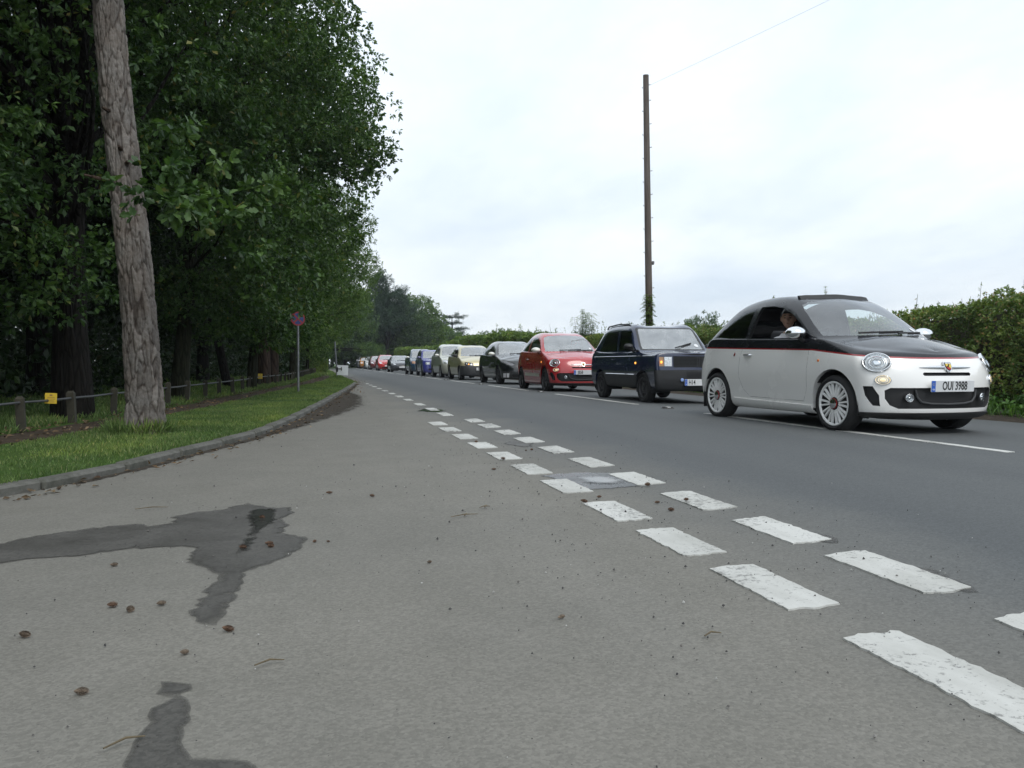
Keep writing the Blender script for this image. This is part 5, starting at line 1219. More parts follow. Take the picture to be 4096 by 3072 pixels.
def common_extras(car, bv, s, m_mirror, plate=None, zpl=.44, mx=None, mz=None, eu=False, mirror_sc=1.0, wip=True):
    fr = s['rail'][0]
    for sg in (-1, 1):
        mirror(car, sg, (mx if mx is not None else fr[0]-.18), sg*(s['w'][4]-.005), (mz if mz is not None else fr[2]+.06), m_mirror, mirror_sc)
        p, n = surf(bv, (-.35*s['wb']/2.3, sg*3, s['zsh'][4]-.13), (0, -sg, 0)); mb = MB(); mb.tube([(-.07, 0, 0), (-.05, 0, .02), (.05, 0, .02), (.07, 0, 0)], [.008, .011, .011, .008], 6); o = mb.build('door_handle', M_BLACK, car); o.matrix_local = Matrix.Translation(p) @ Matrix.Rotation(-sg*math.pi/2, 4, 'X')
    q, n = surf(bv, (4, 0, zpl), (-1, 0, 0)); 
    if plate is not None: number_plate(car, q.x+.03, zpl, plate, .04, eu)
    if wip: z = s['cz'][6]; wiper(car, bv, -.32, z-.005, .25, z+.012); wiper(car, bv, .12, z-.005, .58, z+.005)

# ---------------------------------------------------------------- people
def skinmat(name, c):
    t = NT(name); n = t.noise(t.coord(), 30, 4); t.set(base=t.ramp(n, [(.3, tuple(q*.88 for q in c)), (.7, c)]), rough=.5, spec=.4); t.b.inputs['Subsurface Weight'].default_value = .12; t.b.inputs['Subsurface Radius'].default_value = (.012, .005, .003); return t.mat
M_SKIN = skinmat('skin', (.52, .33, .245)); M_HAIR = plain('black_hair', (.012, .010, .009), .45, var=.3, vscale=60); M_TROUSER = plain('dark_cloth', (.03, .035, .05), .9, var=.2)
def head_mesh(yaw, nod=0.0):
    """a head about its neck joint, looking along +x before it is turned"""
    n, m = 44, 34; vs = []; fs = []
    for i in range(m+1):
        th = math.pi*i/m
        for k in range(n):
            ph = 2*math.pi*k/n; x, y, z = math.sin(th)*math.cos(ph), math.sin(th)*math.sin(ph), math.cos(th)
            X, Y, Z = x*.098, y*.077, z*.120
            jaw = max(0, -z); Y *= 1-.30*jaw**1.6; X *= 1-.10*jaw if x > 0 else 1-.35*jaw
            if x > 0:
                g = lambda a, b, sa, sb: math.exp(-((Y-a)/sa)**2-((Z-b)/sb)**2)
                X += .026*g(0, -.018, .012, .022) + .012*g(0, .010, .008, .028) + .007*(g(.03, .032, .020, .010)+g(-.03, .032, .020, .010)) - .013*(g(.030, .010, .016, .011)+g(-.030, .010, .016, .011)) + .008*g(0, -.052, .022, .006) + .007*g(0, -.066, .020, .007) - .004*g(0, -.059, .02, .003) + .010*g(0, -.098, .022, .014) + .005*(g(.040, -.025, .018, .02)+g(-.040, -.025, .018, .02))
            vs.append((X, Y, Z+.125))
    for i in range(m):
        for k in range(n): fs.append((i*n+k, (i+1)*n+k, (i+1)*n+(k+1) % n, i*n+(k+1) % n))
    mb = MB(); mb.add(vs, fs)
    for sg in (-1, 1):                                  # ears
        e = []; M_ = Matrix.Translation((-.008, sg*.078, .125)) @ Matrix.Rotation(sg*.35, 4, 'Z')
        for i in range(7):
            for k in range(10): th = math.pi*i/6; ph = 2*math.pi*k/10; e.append(M_ @ Vector((.019*math.sin(th)*math.cos(ph), .008*math.sin(th)*math.sin(ph)+sg*.004, .032*math.cos(th))))
        mb.add(e, [(i*10+k, (i+1)*10+k, (i+1)*10+(k+1) % 10, i*10+(k+1) % 10) for i in range(6) for k in range(10)])
    return mb
def person(label, parent_loc, rot, shirt, right_hand, left_hand, head_yaw, seat_z, group=None):
    """seated figure; hands given in its own frame (x forward, y left) with the seat at the origin"""
    root = empty('person', parent_loc, rot); P = []; E = []; Rr = []
    def add(p, r, par=None):
        P.append(Vector(p)); Rr.append(r); i = len(P)-1
        if par is not None: E.append((par, i))
        return i
    pel = add((0, 0, .10), (.15, .12)); sp = add((-.04, 0, .26), (.135, .10), pel); ch = add((-.07, 0, .43), (.155, .105), sp); nb = add((-.075, 0, .555), (.075, .065), ch); nk = add((-.055, 0, .65), (.052, .055), nb)
    for sg in (-1, 1):
        hp = add((.06, sg*.10, .09), (.085, .085), pel); kn = add((.46, sg*.14, .17), (.062, .062), hp); an = add((.70, sg*.14, -.16), (.042, .042), kn); add((.84, sg*.14, -.20), (.035, .03), an)
        hand = Vector(right_hand if sg < 0 else left_hand); sh = Vector((-.075, sg*.185, .515)); s_ = add(sh, (.068, .066), ch)
        d = hand-sh; L = min(d.length, .53); el = sh+d*.5+Vector((-.02, sg*.05, -1)).normalized()*math.sqrt(max(0, .28**2-(L/2)**2))
        e_ = add(el, (.043, .043), s_); w_ = add(hand, (.028, .026), e_); dr = (hand-el).normalized()
        sd = dr.cross(Vector((0, 0, 1))).normalized(); pm = add(hand+dr*.05, (.038, .020), w_)
        for q, (o_, l_) in enumerate(((-.028, .065), (-.010, .078), (.010, .074), (.027, .058))):
            b = hand+dr*.085+sd*o_; k1 = add(b, (.0095, .0095), pm); k2 = add(b+dr*l_*.5+Vector((0, 0, -.008)), (.009, .009), k1); add(b+dr*l_*.8+Vector((0, 0, -.03)), (.008, .008), k2)
        th = hand+dr*.03-sd*sg*.04; k1 = add(th, (.011, .011), pm); add(th+dr*.035-sd*sg*.015, (.0095, .0095), k1)
    me = bpy.data.meshes.new('skeleton'); me.from_pydata([tuple(p) for p in P], E, []); o = bpy.data.objects.new('skeleton', me); COL.objects.link(o)
    md = o.modifiers.new('skin', 'SKIN'); o.modifiers.new('sub', 'SUBSURF').levels = 1
    for i, r in enumerate(Rr): me.skin_vertices[0].data[i].radius = r; me.skin_vertices[0].data[i].use_root = (i == pel)
    bpy.context.view_layer.update(); ev = bpy.data.meshes.new_from_object(o.evaluated_get(bpy.context.evaluated_depsgraph_get())); bpy.data.objects.remove(o, do_unlink=True)
    hb = head_mesh(head_yaw); Hm = Matrix.Translation((-.045, 0, .655)) @ Matrix.Rotation(head_yaw, 4, 'Z'); hm = hb.mesh('head'); hm.transform(Hm)
    bm = bmesh.new(); bm.from_mesh(ev); bm.from_mesh(hm); j = bpy.data.meshes.new('body'); bm.to_mesh(j); bm.free(); t = bpy.data.objects.new('body', j); COL.objects.link(t)
    rm = t.modifiers.new('fuse', 'REMESH'); rm.mode = 'VOXEL'; rm.voxel_size = .0065; bpy.context.view_layer.update()
    body = bpy.data.meshes.new_from_object(t.evaluated_get(bpy.context.evaluated_depsgraph_get())); bpy.data.objects.remove(t, do_unlink=True)
    body.materials.clear(); body.materials.append(M_SKIN); body.materials.append(M_TROUSER); n = len(body.polygons)
    c = np.empty(n*3); body.polygons.foreach_get('center', c); c = c.reshape(-1, 3); leg = (c[:, 2] < .2) & ((c[:, 0] > -.2) & (np.abs(c[:, 1]) < .26))
    body.polygons.foreach_set('material_index', leg.astype(np.int32)); body.polygons.foreach_set('use_smooth', np.ones(n, bool)); b = link('body', body, None, root)
    def shell(name, pick, off, m):
        bm = bmesh.new(); bm.from_mesh(body); bm.normal_update(); rm_ = [f for f in bm.faces if not pick(f.calc_center_median())]; bmesh.ops.delete(bm, geom=rm_, context='FACES')
        for v in bm.verts: v.co += v.normal*off
        me = bpy.data.meshes.new(name); bm.to_mesh(me); bm.free(); me.materials.clear(); me.materials.append(m); me.polygons.foreach_set('use_smooth', [True]*len(me.polygons)); me.polygons.foreach_set('material_index', [0]*len(me.polygons)); return link(name, me, None, root)
    shR = Vector((-.075, -.185, .515)); shL = Vector((-.075, .185, .515))
    shell('shirt', lambda p: (.15 < p.z < .575 and p.x < .13 and abs(p.y) < .20) or (p-shR).length < .24 and p.z < .6 or (p-shL).length < .24 and p.z < .6, .008, shirt)
    Hi = Hm.inverted()
    def hairy(p):
        q = Hi @ p; return q.z > .125+.045 + (.012 if q.x > .05 else 0) - max(0, -q.x-.0)*1.3 - (.03 if abs(q.y) > .06 and q.x < .02 else 0) and q.z > .06
    shell('hair', hairy, .012, M_HAIR)
    for sg in (-1, 1):
        mb = MB(); mb.lathe([(.001, .0045), (.010, .003), (.0125, 0)], 12); e = mb.build('eye', M_HAIR, root); e.matrix_local = Hm @ Matrix.Translation((.0885, sg*.030, .134)) @ Matrix.Rotation(math.pi/2, 4, 'Y') @ Matrix.Diagonal((.45, 1, 1, 1))
        mb = MB(); mb.tube([(.095, sg*.014, .158), (.097, sg*.03, .163), (.088, sg*.046, .158)], [.003, .0042, .002], 5); e = mb.build('eyebrow', M_HAIR, root); e.matrix_local = Hm
    mb = MB(); mb.tube([(.0975, -.019, .066), (.103, 0, .067), (.0975, .019, .066)], [.002, .0045, .002], 6); e = mb.build('mouth', plain('lips', (.30, .12, .10), .5), root); e.matrix_local = Hm
    tag(root, label, 'person', group); return root
# ---------------------------------------------------------------- the queue of cars (nearest first)
def hero():
    s = dict(bubble); s['regions'] = bubble_regions([('side_window', 'y', B_DOORWIN, G_SIDE, {'drop': 'both'}), ('quarter_window', 'y', B_QUARTER, G_DARK, {}),
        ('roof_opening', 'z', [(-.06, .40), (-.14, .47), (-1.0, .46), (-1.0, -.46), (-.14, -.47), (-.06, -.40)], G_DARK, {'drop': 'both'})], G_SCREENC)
    car, bv = build_car('convertible_car', 'white hatchback with black upper half, red pinstripe, white wheels and driver at the open window', s, HERO_LOC, HERO_YAW, twotone(), per=8)
    bubble_extras(car, bv, 'OUI 3988', M_CHROME, 1)
    # wind deflector raised over the windscreen header, canvas folded down behind
    mb = MB(); n = 13; vs = []
    for k in range(n):
        y = -.47+.94*k/(n-1); e = .018*(1-(y/.5)**2); x = .16+e*3.2; z = surf(bv, (x, y, 3), (0, 0, -1))[0].z
        vs += [(x, y, z-.004), (x-.045, y, z+.048), (x-.075, y, z+.046), (x-.05, y, z-.004)]
    mb.add(vs, [(i*4+k, i*4+(k+1) % 4, (i+1)*4+(k+1) % 4, (i+1)*4+k) for i in range(n-1) for k in range(4)]+[(0, 1, 2, 3), tuple((n-1)*4+k for k in (3, 2, 1, 0))]); mb.build('wind_deflector', M_BLACK, car)
    canvas = plain('black_canvas', (.020, .020, .022), .95, var=.3, vscale=30)
    for x, z, r in ((-1.34, 1.15, .075), (-1.46, 1.10, .07), (-1.55, 1.04, .06)):
        mb = MB(); mb.tube([(x+.03*abs(y)**2, y, z-.06*abs(y)**2+.008*math.sin(y*23+x*9)) for y in np.linspace(-.60, .60, 13)], [r*.6]+[r*(1+.1*math.sin(k*1.7)) for k in range(11)]+[r*.6], 10); mb.build('folded_canvas', canvas, car)
    for sg in (-1, 1):                                 # little side crest behind the door
        p, nn = surf(bv, (-.72, sg*3, .825), (0, -sg, 0)); mb = MB(); mb.tube([(-.008, -.02, 0), (0, -.005, 0), (.006, .012, 0), (.0, .024, 0)], [.010, .012, .009, .004], 6); o = mb.build('side_crest', plain('dark_red_enamel', (.16, .02, .02), .4), car); o.matrix_local = on_surface(p, nn, .002)
    for sg in (-1, 1):
        mb = MB(); mb.box((-1.47, sg*.70, .235), (.012, .19, .20), bev=.004); mb.build('mud_flap', M_RUBBER, car)
    return car, bv
def place(x_right, t_front, s, z=.06): return (x_right+s['track']+s['tyre_w']*.46, t_front+s['wb']/2, z)
HERO_LOC = (.685, 8.46, .062); HERO_YAW = .042
hero_car, hero_bv = hero()
M_SHIRT = plain('white_shirt', (.74, .74, .76), .85, var=.06)
person('driver in a white shirt looking out of the open window of the white car', (HERO_LOC[0]-.40, HERO_LOC[1]+.12, (.062+.47)), -math.pi/2+.042, M_SHIRT, (.22, -.26, .40), (.36, .10, .38), -.72, .3)

# dark blue boxy car
s = dict(boxy); NAVY = paintmat('navy_paint', (.012, .020, .060), .22)
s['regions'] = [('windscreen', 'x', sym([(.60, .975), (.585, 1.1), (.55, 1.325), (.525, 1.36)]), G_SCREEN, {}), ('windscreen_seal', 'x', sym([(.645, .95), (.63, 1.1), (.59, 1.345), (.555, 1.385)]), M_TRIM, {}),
    ('side_window', 'y', [(.60, .95), (.36, 1.32), (-.14, 1.335), (-.14, .95)], G_SIDE, {}), ('rear_side_window', 'y', [(-.24, .95), (-.24, 1.335), (-.90, 1.32), (-1.14, 1.0), (-1.13, .95)], G_SIDE, {}),
    ('cladding', 'y', [(1.0, .22), (1.0, .50), (-1.0, .50), (-1.0, .22)], M_TRIM, {'depth': -.012}),
    ('door', 'y', [(.70, .515), (.70, .925), (-.19, .925), (-.19, .515)], None, {'shrink': .004}),
    ('bonnet', 'z', [(1.62, .60), (.92, .64), (.92, -.64), (1.62, -.60)], None, {'shrink': .004}),
    ('bumper', 'x', sym([(.80, .595), (.80, .22)]), plain('dark_bumper', (.024, .025, .027), .55, var=.25), {'depth': -.035}), ('grille', 'x', sym([(.43, .835), (.43, .645)]), M_BLACK, {'depth': .025}),
    ('headlight', 'x', [(.455, .665), (.595, .665), (.595, .825), (.455, .825)], M_REFL, {'mirror': 1, 'depth': .006}), ('indicator', 'x', [(.606, .665), (.69, .665), (.69, .825), (.606, .825)], plain('pale_amber_lens', (.42, .26, .15), .3), {'mirror': 1, 'depth': .004})]
car, bv = build_car('boxy_car', 'dark navy boxy hatchback with roof rails and square headlights behind the white car', s, place(.42, 13.35, s), 0, NAVY)
common_extras(car, bv, s, M_BLACK, None, mx=.60, mz=1.02, mirror_sc=.8, wip=False); wiper(car, bv, .02, .98, .40, 1.075)
number_plate(car, 1.795, .385, 'H14', 0, True); 
mb = MB(); mb.lathe([(.030, 0), (.028, .012), (.001, .016)], 20); o = mb.build('bumper_badge', plain('pale_blue_badge', (.30, .42, .75), .25), car); o.matrix_local = on_surface((1.775, -.30, .43), (1, 0, 0))
for k in range(8): mb = MB(); mb.box((1.696, .0, .655+k*.0235), (.012, .84, .008)); mb.build('grille_bar', M_TRIM, car, False)
for k in range(9): mb = MB(); mb.box((1.700, .02+k*.045, .74), (.010, .010, .18)); mb.build('grille_bar', M_TRIM, car, False)
for k in range(4): mb = MB(); mb.box((1.774, 0, .475+k*.028), (.006, .40, .006)); mb.build('bumper_vent_bar', M_BLACK, car, False)
for sg in (-1, 1):
    mb = MB(); mb.tube([(.20, sg*.585, 1.41), (.10, sg*.585, 1.452), (-.5, sg*.58, 1.475), (-1.0, sg*.575, 1.452), (-1.08, sg*.575, 1.405)], .014, 8); mb.build('roof_rail', M_BLACK, car)
    mb = MB(); mb.tube([surf(bv, (x, sg*3, .845), (0, -sg, 0))[0] for x in np.linspace(-1.45, 1.5, 16)], .006, 6); mb.build('pinstripe', M_CHROME, car)
    mb = MB(); mb.tube([surf(bv, (x, sg*3, .51), (0, -sg, 0))[0]+Vector((0, sg*.006, 0)) for x in np.linspace(-.72, .72, 8)], .009, 6); mb.build('rub_strip', M_CHROME, car)
    p, n = surf(bv, (.78, sg*3, .72), (0, -sg, 0)); mb = MB(); mb.lathe([(.020, 0), (.017, .010), (.001, .014)], 14); o = mb.build('side_repeater', M_AMBERLIT, car); o.matrix_local = on_surface(p, n, 0)
    mb = MB(); mb.box((1.708, sg*.655, .735), (.012, .030, .040), bev=.004); mb.build('lit_bulb', M_AMBERLIT, car)
mb = MB(); mb.lathe([(.001, .001), (.042, 0)], 20); q, n = surf(bv, (3, .50, 1.04), (-1, 0, 0)); o = mb.build('tax_disc', M_WHITE, car); o.matrix_local = on_surface(q, n, .005)

# red bubble-shaped car
s = dict(bubble); s['wheel'] = 'star'; s['m_rim'] = M_GREYALLOY; RED = paintmat('red_paint', (.46, .014, .020), .22)
s['regions'] = bubble_regions([('side_window', 'y', B_DOORWIN, G_SIDE, {}), ('quarter_window', 'y', B_QUARTER, G_DARK, {}), ('white_stripe', 'y', [(.74, .345), (.74, .43), (-.66, .46), (-.70, .385)], plain('cream_stripe', (.60, .57, .48), .4), {'under_': 1})])
s['regions'] = s['regions'][:4]+[r for r in s['regions'][4:] if r[0] != 'white_stripe']+[]
car, bv = build_car('bubble_car', 'red rounded hatchback with white mirrors and its lamps lit', s, place(.30, 19.25, s), 0, RED)
bubble_extras(car, bv, 'JB58', M_CREAMP, 2)
for sg in (-1, 1):
    mb = MB(); n = 12; vs = []
    for x in np.linspace(-.68, .72, n):
        for z in (.375, .455): p, nn = surf(bv, (x, sg*3, z+.012*(x-.7)*-.5), (0, -sg, 0)); vs.append(p+nn*.006)
    mb.add(vs, [(i*2, i*2+1, i*2+3, i*2+2) for i in range(n-1)]); mb.build('side_stripe', plain('cream_stripe', (.50, .46, .38), .4), car)
mb = MB(); mb.tube([(-.55, -.1, 1.46), (-.72, -.1, 1.78)], [.006, .003], 6); mb.build('aerial', M_BLACK, car)

# black modern hatchback
LAMP = [(.40, .675), (.50, .735), (.64, .795), (.73, .80), (.735, .72), (.66, .66), (.50, .635)]
s = dict(hatch); BLACKP = paintmat('black_paint', (.008, .010, .012), .22)
s['regions'] = hatch_regions(lamp=LAMP, m_lamp=plain('dark_lamp', (.20, .20, .21), .2, .6, var=.5, vscale=14))
car, bv = build_car('hatchback_car', 'black hatchback with white mirrors between the red and the gold car', s, place(.66, 26.1, s), .012, BLACKP)
common_extras(car, bv, s, M_CREAMP, '', .45)
for sg in (-1, 1):
    for k, (a, b) in enumerate(((.90, .0), (.98, 0))): pass
    mb = MB(); n = 10; vs = []
    for x in np.linspace(-.62, .78, n):
        for z in (.36, .40): p, nn = surf(bv, (x, sg*3, z), (0, -sg, 0)); vs.append(p+nn*.006)
    mb.add(vs, [(i*2, i*2+1, i*2+3, i*2+2) for i in range(n-1)]); mb.build('side_stripe', plain('grey_stripe', (.30, .31, .30), .4), car)
    for c0 in (0, 1):
        mb = MB(); vs = [];
        for y, z in ((.60+c0*.085, .25), (.665+c0*.085, .25), (.675+c0*.085, .385), (.60+c0*.085, .385)): p, nn = surf(bv, (4, sg*y, z), (-1, 0, 0)); vs.append(p+nn*.008)
        mb.add(vs, [(0, 1, 2, 3)]); mb.build('white_bumper_mark', M_WHITE, car)

# pale gold hatchback with black bumper
GOLD = paintmat('gold_paint', (.56, .50, .30), .3, .3)
g = derive(hatch, .96, .985, wheel='five', m_rim=M_ALLOY, xf=[1.86, 1.95, 1.98, 1.95, 1.87], xb=[0, .02, .085, .25], zf=[.19, .21, .39, .57, .715])
g['regions'] = hatch_regions(.96, .985, lamp=[(.36, .605), (.36, .705), (.50, .735), (.70, .76), (.72, .64), (.68, .605)], m_lamp=plain('smoked_lamp', (.10, .10, .105), .2, .4, var=.6, vscale=18), bumper=.60, grille=False)
car, bv = build_car('gold_car', 'pale gold hatchback with black bumper and an arm at its window', g, place(.58, 32.9, g), .01, GOLD)
common_extras(car, bv, g, M_BLACK, None, wip=True); number_plate(car, 2.02, .47, 'W9', 0, False)
for sg in (-1, 1):
    for k, (y, z, m_, r) in enumerate(((.63, .675, M_CHROME, .030), (.545, .67, M_AMBERLIT, .024), (.455, .66, M_CHROME, .030))): p, n = surf(bv, (4, sg*y, z), (-1, 0, 0)); mb = MB(); mb.lathe([(r, 0), (r*.9, .010), (.001, .014)], 14); o = mb.build('lamp_bulb', m_, car); o.matrix_local = on_surface(p, n, -.008)
mb = MB(); mb.box((0, 0, 0), (.014, .018, .12), bev=.004); o = mb.build('tow_hook', M_CHROME, car); o.location = (1.985, -.28, .30); o.rotation_euler = (.5, 0, 0)
GL = place(.58, 32.9, g)
person('driver with one bare arm raised at the window of the pale gold car', (GL[0]-.36, GL[1]+.25, .36), -math.pi/2, plain('grey_blue_shirt', (.30, .34, .40), .85), (.16, -.34, .86), (.36, .10, .38), 0.0, .3)

# tall cream and olive people carrier
zup = [(0, 0), (.6, .62), (.95, 1.02), (1.485, 1.655)]; zmu = lambda z: float(np.interp(z, *zip(*zup)))
v = derive(hatch, .985, 1.0, zup, wheel='five', m_rim=M_ALLOY, seat_h=.42)
CREAM = paintmat('cream_silver_paint', (.52, .53, .46), .3, .35)
v['regions'] = hatch_regions(.985, 1.0, zmu, lamp=[(.47, .66), (.47, .80), (.60, .87), (.76, .86), (.77, .70)])
car, bv = build_car('people_carrier', 'tall cream people carrier partly hidden by the pale gold car', v, place(.62, 38.3, v), .01, CREAM, per=5)
common_extras(car, bv, v, M_CREAMP, '', .45)

# small violet-blue box
VIO = paintmat('violet_blue_paint', (.035, .042, .24), .25)
c5 = derive(boxy, 1.0, 1.0, None, zf=[.20, .22, .42, .60, .80], zs=[.22, .25, .42, .62], xb=[0, .02, .07, .18], crown=2.0, m_rim=M_GREYALLOY)
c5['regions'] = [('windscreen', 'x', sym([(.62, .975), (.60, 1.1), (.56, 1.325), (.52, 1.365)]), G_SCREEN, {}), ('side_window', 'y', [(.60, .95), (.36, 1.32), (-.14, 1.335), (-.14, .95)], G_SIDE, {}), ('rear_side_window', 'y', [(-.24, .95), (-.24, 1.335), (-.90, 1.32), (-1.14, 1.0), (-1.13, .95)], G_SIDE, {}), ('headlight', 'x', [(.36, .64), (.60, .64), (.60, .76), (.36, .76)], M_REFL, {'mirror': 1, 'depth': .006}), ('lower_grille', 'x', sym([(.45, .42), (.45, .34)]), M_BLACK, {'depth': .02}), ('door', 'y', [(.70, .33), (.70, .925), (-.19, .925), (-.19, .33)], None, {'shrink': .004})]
car, bv = build_car('small_car', 'small violet-blue box-shaped car in the middle of the queue', c5, place(.40, 43.3, c5), 0, VIO, per=5)
common_extras(car, bv, c5, VIO, '', .46, mx=.60, mz=1.02)
CL = place(.40, 43.3, c5)
person('dark-haired driver seen through the windscreen of the small violet-blue car', (CL[0]-.34, CL[1]+.15, .36), -math.pi/2, plain('black_shirt', (.03, .03, .035), .9), (.36, -.14, .40), (.36, .10, .38), 0.0, .3)
# teal-blue tall hatch
TEAL = paintmat('teal_blue_paint', (.020, .055, .105), .25); zt = [(0, 0), (.6, .61), (.95, .99), (1.485, 1.60)]; zmt = lambda z: float(np.interp(z, *zip(*zt)))
v2 = derive(hatch, .97, 1.0, zt, wheel='five', m_rim=M_ALLOY, seat_h=.38); v2['regions'] = hatch_regions(.97, 1.0, zmt, lamp=[(.45, .66), (.45, .76), (.60, .84), (.75, .84), (.76, .69)], m_lamp=plain('warm_lamp', (.50, .30, .20), .3, .4, var=.4))
car, bv = build_car('tall_hatchback', 'teal-blue tall hatchback behind the small violet-blue car', v2, place(.46, 49.3, v2), 0, TEAL, per=4)
common_extras(car, bv, v2, M_CREAMP, None, .45)
# low dark coupe
zl = [(0, 0), (.2, .19), (.6, .53), (.95, .83), (1.485, 1.31)]; zml = lambda z: float(np.interp(z, *zip(*zl)))
cp = derive(hatch, 1.02, 1.03, zl, wheel='five', m_rim=M_ALLOY, seat_h=.2, arch_r=.34); CHAR = paintmat('charcoal_paint', (.030, .032, .040), .25)
cp['regions'] = hatch_regions(1.02, 1.03, zml, lamp=[(.46, .60), (.52, .66), (.64, .70), (.70, .69), (.62, .60)])
car, bv = build_car('coupe', 'low dark grey coupe with a front number plate', cp, place(.44, 61.8, cp), 0, CHAR, per=4)
common_extras(car, bv, cp, M_BLACK, '', .40)
# the last five
GLAMP = [(.46, .66), (.52, .76), (.66, .82), (.74, .80), (.70, .68)]
def tail_car(name, label, base, x, t, col, pname, lamp=GLAMP, zm=lambda z: z, fx=1.0, m_mirror=None, yaw=0.0):
    q = dict(base); p = paintmat(pname, col, .25); q['regions'] = hatch_regions(fx, 1.0, zm, lamp=lamp); c, b = build_car(name, label, q, place(x, t, q), yaw, p, per=4); common_extras(c, b, q, m_mirror or M_BLACK, '' if t < 80 else None, .45, wip=t < 80); return c
h2 = derive(hatch, 1.0, 1.0, wheel='five', m_rim=M_ALLOY)
tail_car('hatchback_car', 'bright red hatchback behind the low dark coupe', h2, .42, 74.0, (.48, .016, .018), 'bright_red_paint')
tail_car('hatchback_car', 'dark red car mostly hidden behind the bright red hatchback', h2, .40, 84.0, (.13, .012, .015), 'dark_red_paint')
tail_car('hatchback_car', 'white hatchback near the end of the queue', h2, .55, 94.5, (.72, .73, .73), 'plain_white_paint', m_mirror=M_WHITE)
tail_car('small_hatchback', 'orange car half hidden behind the far white hatchback', h2, .45, 103.5, (.50, .20, .035), 'orange_paint', m_mirror=M_WHITE)
v3 = derive(hatch, 1.0, 1.03, zup, wheel='five', m_rim=M_ALLOY)
tail_car('people_carrier', 'dark grey tall car last in the queue', v3, .60, 111.0, (.10, .11, .12), 'grey_paint', zm=zmu, m_mirror=M_WHITE, yaw=-.03)
# ---------------------------------------------------------------- fence, signs, pole, small things
M_POST = plain('weathered_post', (.050, .046, .032), .92, var=.45, vscale=14); M_TUBE = plain('galvanised_tube', (.22, .23, .24), .5, .5, var=.3, vscale=12); M_YSIGN = plain('yellow_notice', (.72, .50, .03), .5, var=.1)
FENCE = [(-8.95, 7.2), (-8.68, 8.6), (-8.44, 9.95), (-8.22, 11.05), (-8.08, 12.54), (-7.79, 15.19), (-7.67, 16.55), (-7.51, 17.96), (-7.38, 19.4), (-7.23, 20.65), (-7.1, 22.08), (-6.93, 26.46), (-6.55, 29.5), (-6.2, 34), (-5.9, 42), (-5.6, 50), (-5.3, 58), (-5.1, 62)]
def fence_x(t): return float(np.interp(t, [p[1] for p in FENCE], [p[0] for p in FENCE]))
def fence():
    root = empty('fence', (fence_x(7.2), 7.2, .03)); ox, oy, oz = root.location; ts = [5.9, 7.2, 8.6, 9.95, 11.05, 12.54, 13.86]+list(np.arange(15.19, 62, 1.4)); rng = random.Random(3)
    mb = MB(); h = .40; b = .043
    vs = [(-b, -b, -.2), (b, -b, -.2), (b, b, -.2), (-b, b, -.2), (-b, -b, h-.03), (b, -b, h-.03), (b, b, h-.03), (-b, b, h-.03), (-b*.55, -b*.5, h), (b*.55, -b*.5, h), (b*.55, b*.5, h), (-b*.55, b*.5, h)]
    mb.add(vs, [(3, 2, 1, 0)]+[(k, (k+1) % 4, 4+(k+1) % 4, 4+k) for k in range(4)]+[(4+k, 4+(k+1) % 4, 8+(k+1) % 4, 8+k) for k in range(4)]+[(8, 9, 10, 11)]); pm = mb.mesh('post', False); pm.materials.append(M_POST); tops = []
    for t in ts:
        x = fence_x(t); z = land_z(x, t); o = link('post', pm, None, root); o.location = (x-ox, t-oy, z-oz); o.rotation_euler = (rng.gauss(0, .03), rng.gauss(0, .03), .12+rng.gauss(0, .08)); o.scale = (1, 1, rng.uniform(.94, 1.05)); tops.append(Vector((x-ox, t-oy, z-oz+.315)))
    for a, c in zip(tops, tops[1:]):
        mb = MB(); mb.tube([a, (a+c)/2+Vector((0, 0, -.006)), c], .014, 8); mb.build('rail', plain('dull_rail', (.10, .105, .11), .55, .4, var=.3, vscale=12), root)
    tag(root, 'low knee-rail fence of wooden posts and a thin metal rail', 'fence')
fence()
def notice(label, t, w, h, yaw):
    x = fence_x(t)+.03; root = empty('notice', (x, t, land_z(x, t)+.335)); root.rotation_euler = (0, .05, yaw); mb = MB(); mb.box((0, 0, 0), (w, .006, h), bev=.002); mb.build('panel', M_YSIGN, root)
    for k, (ww, z) in enumerate(((.22, .30), (.62, .10), (.70, -.06), (.55, -.22), (.66, -.34))): mb = MB(); mb.box((0, -.0042, z*h), (w*ww, .001, h*(.14 if k == 0 else .045))); mb.build('print_line', plain('faded_print', (.30, .16, .05), .6), root, False)
    tag(root, label, 'notice', 'yellow notices on the fence rail')
notice('small yellow notice on the fence rail left of the pine', 10.5, .125, .125, .35); notice('tiny yellow notice on the fence rail before the paired trunks', 26.3, .14, .16, .3)
def tube_post(root, x0, h, r, lean=0.0):
    mb = MB(); mb.tube([(0, 0, -.3), (lean*.5, 0, h*.5), (lean, 0, h)], r, 14); mb.lathe([(r, 0), (r*.9, .008), (.001, .012)], 14, Matrix.Translation((lean, 0, h))); mb.build('post', M_TUBE, root)
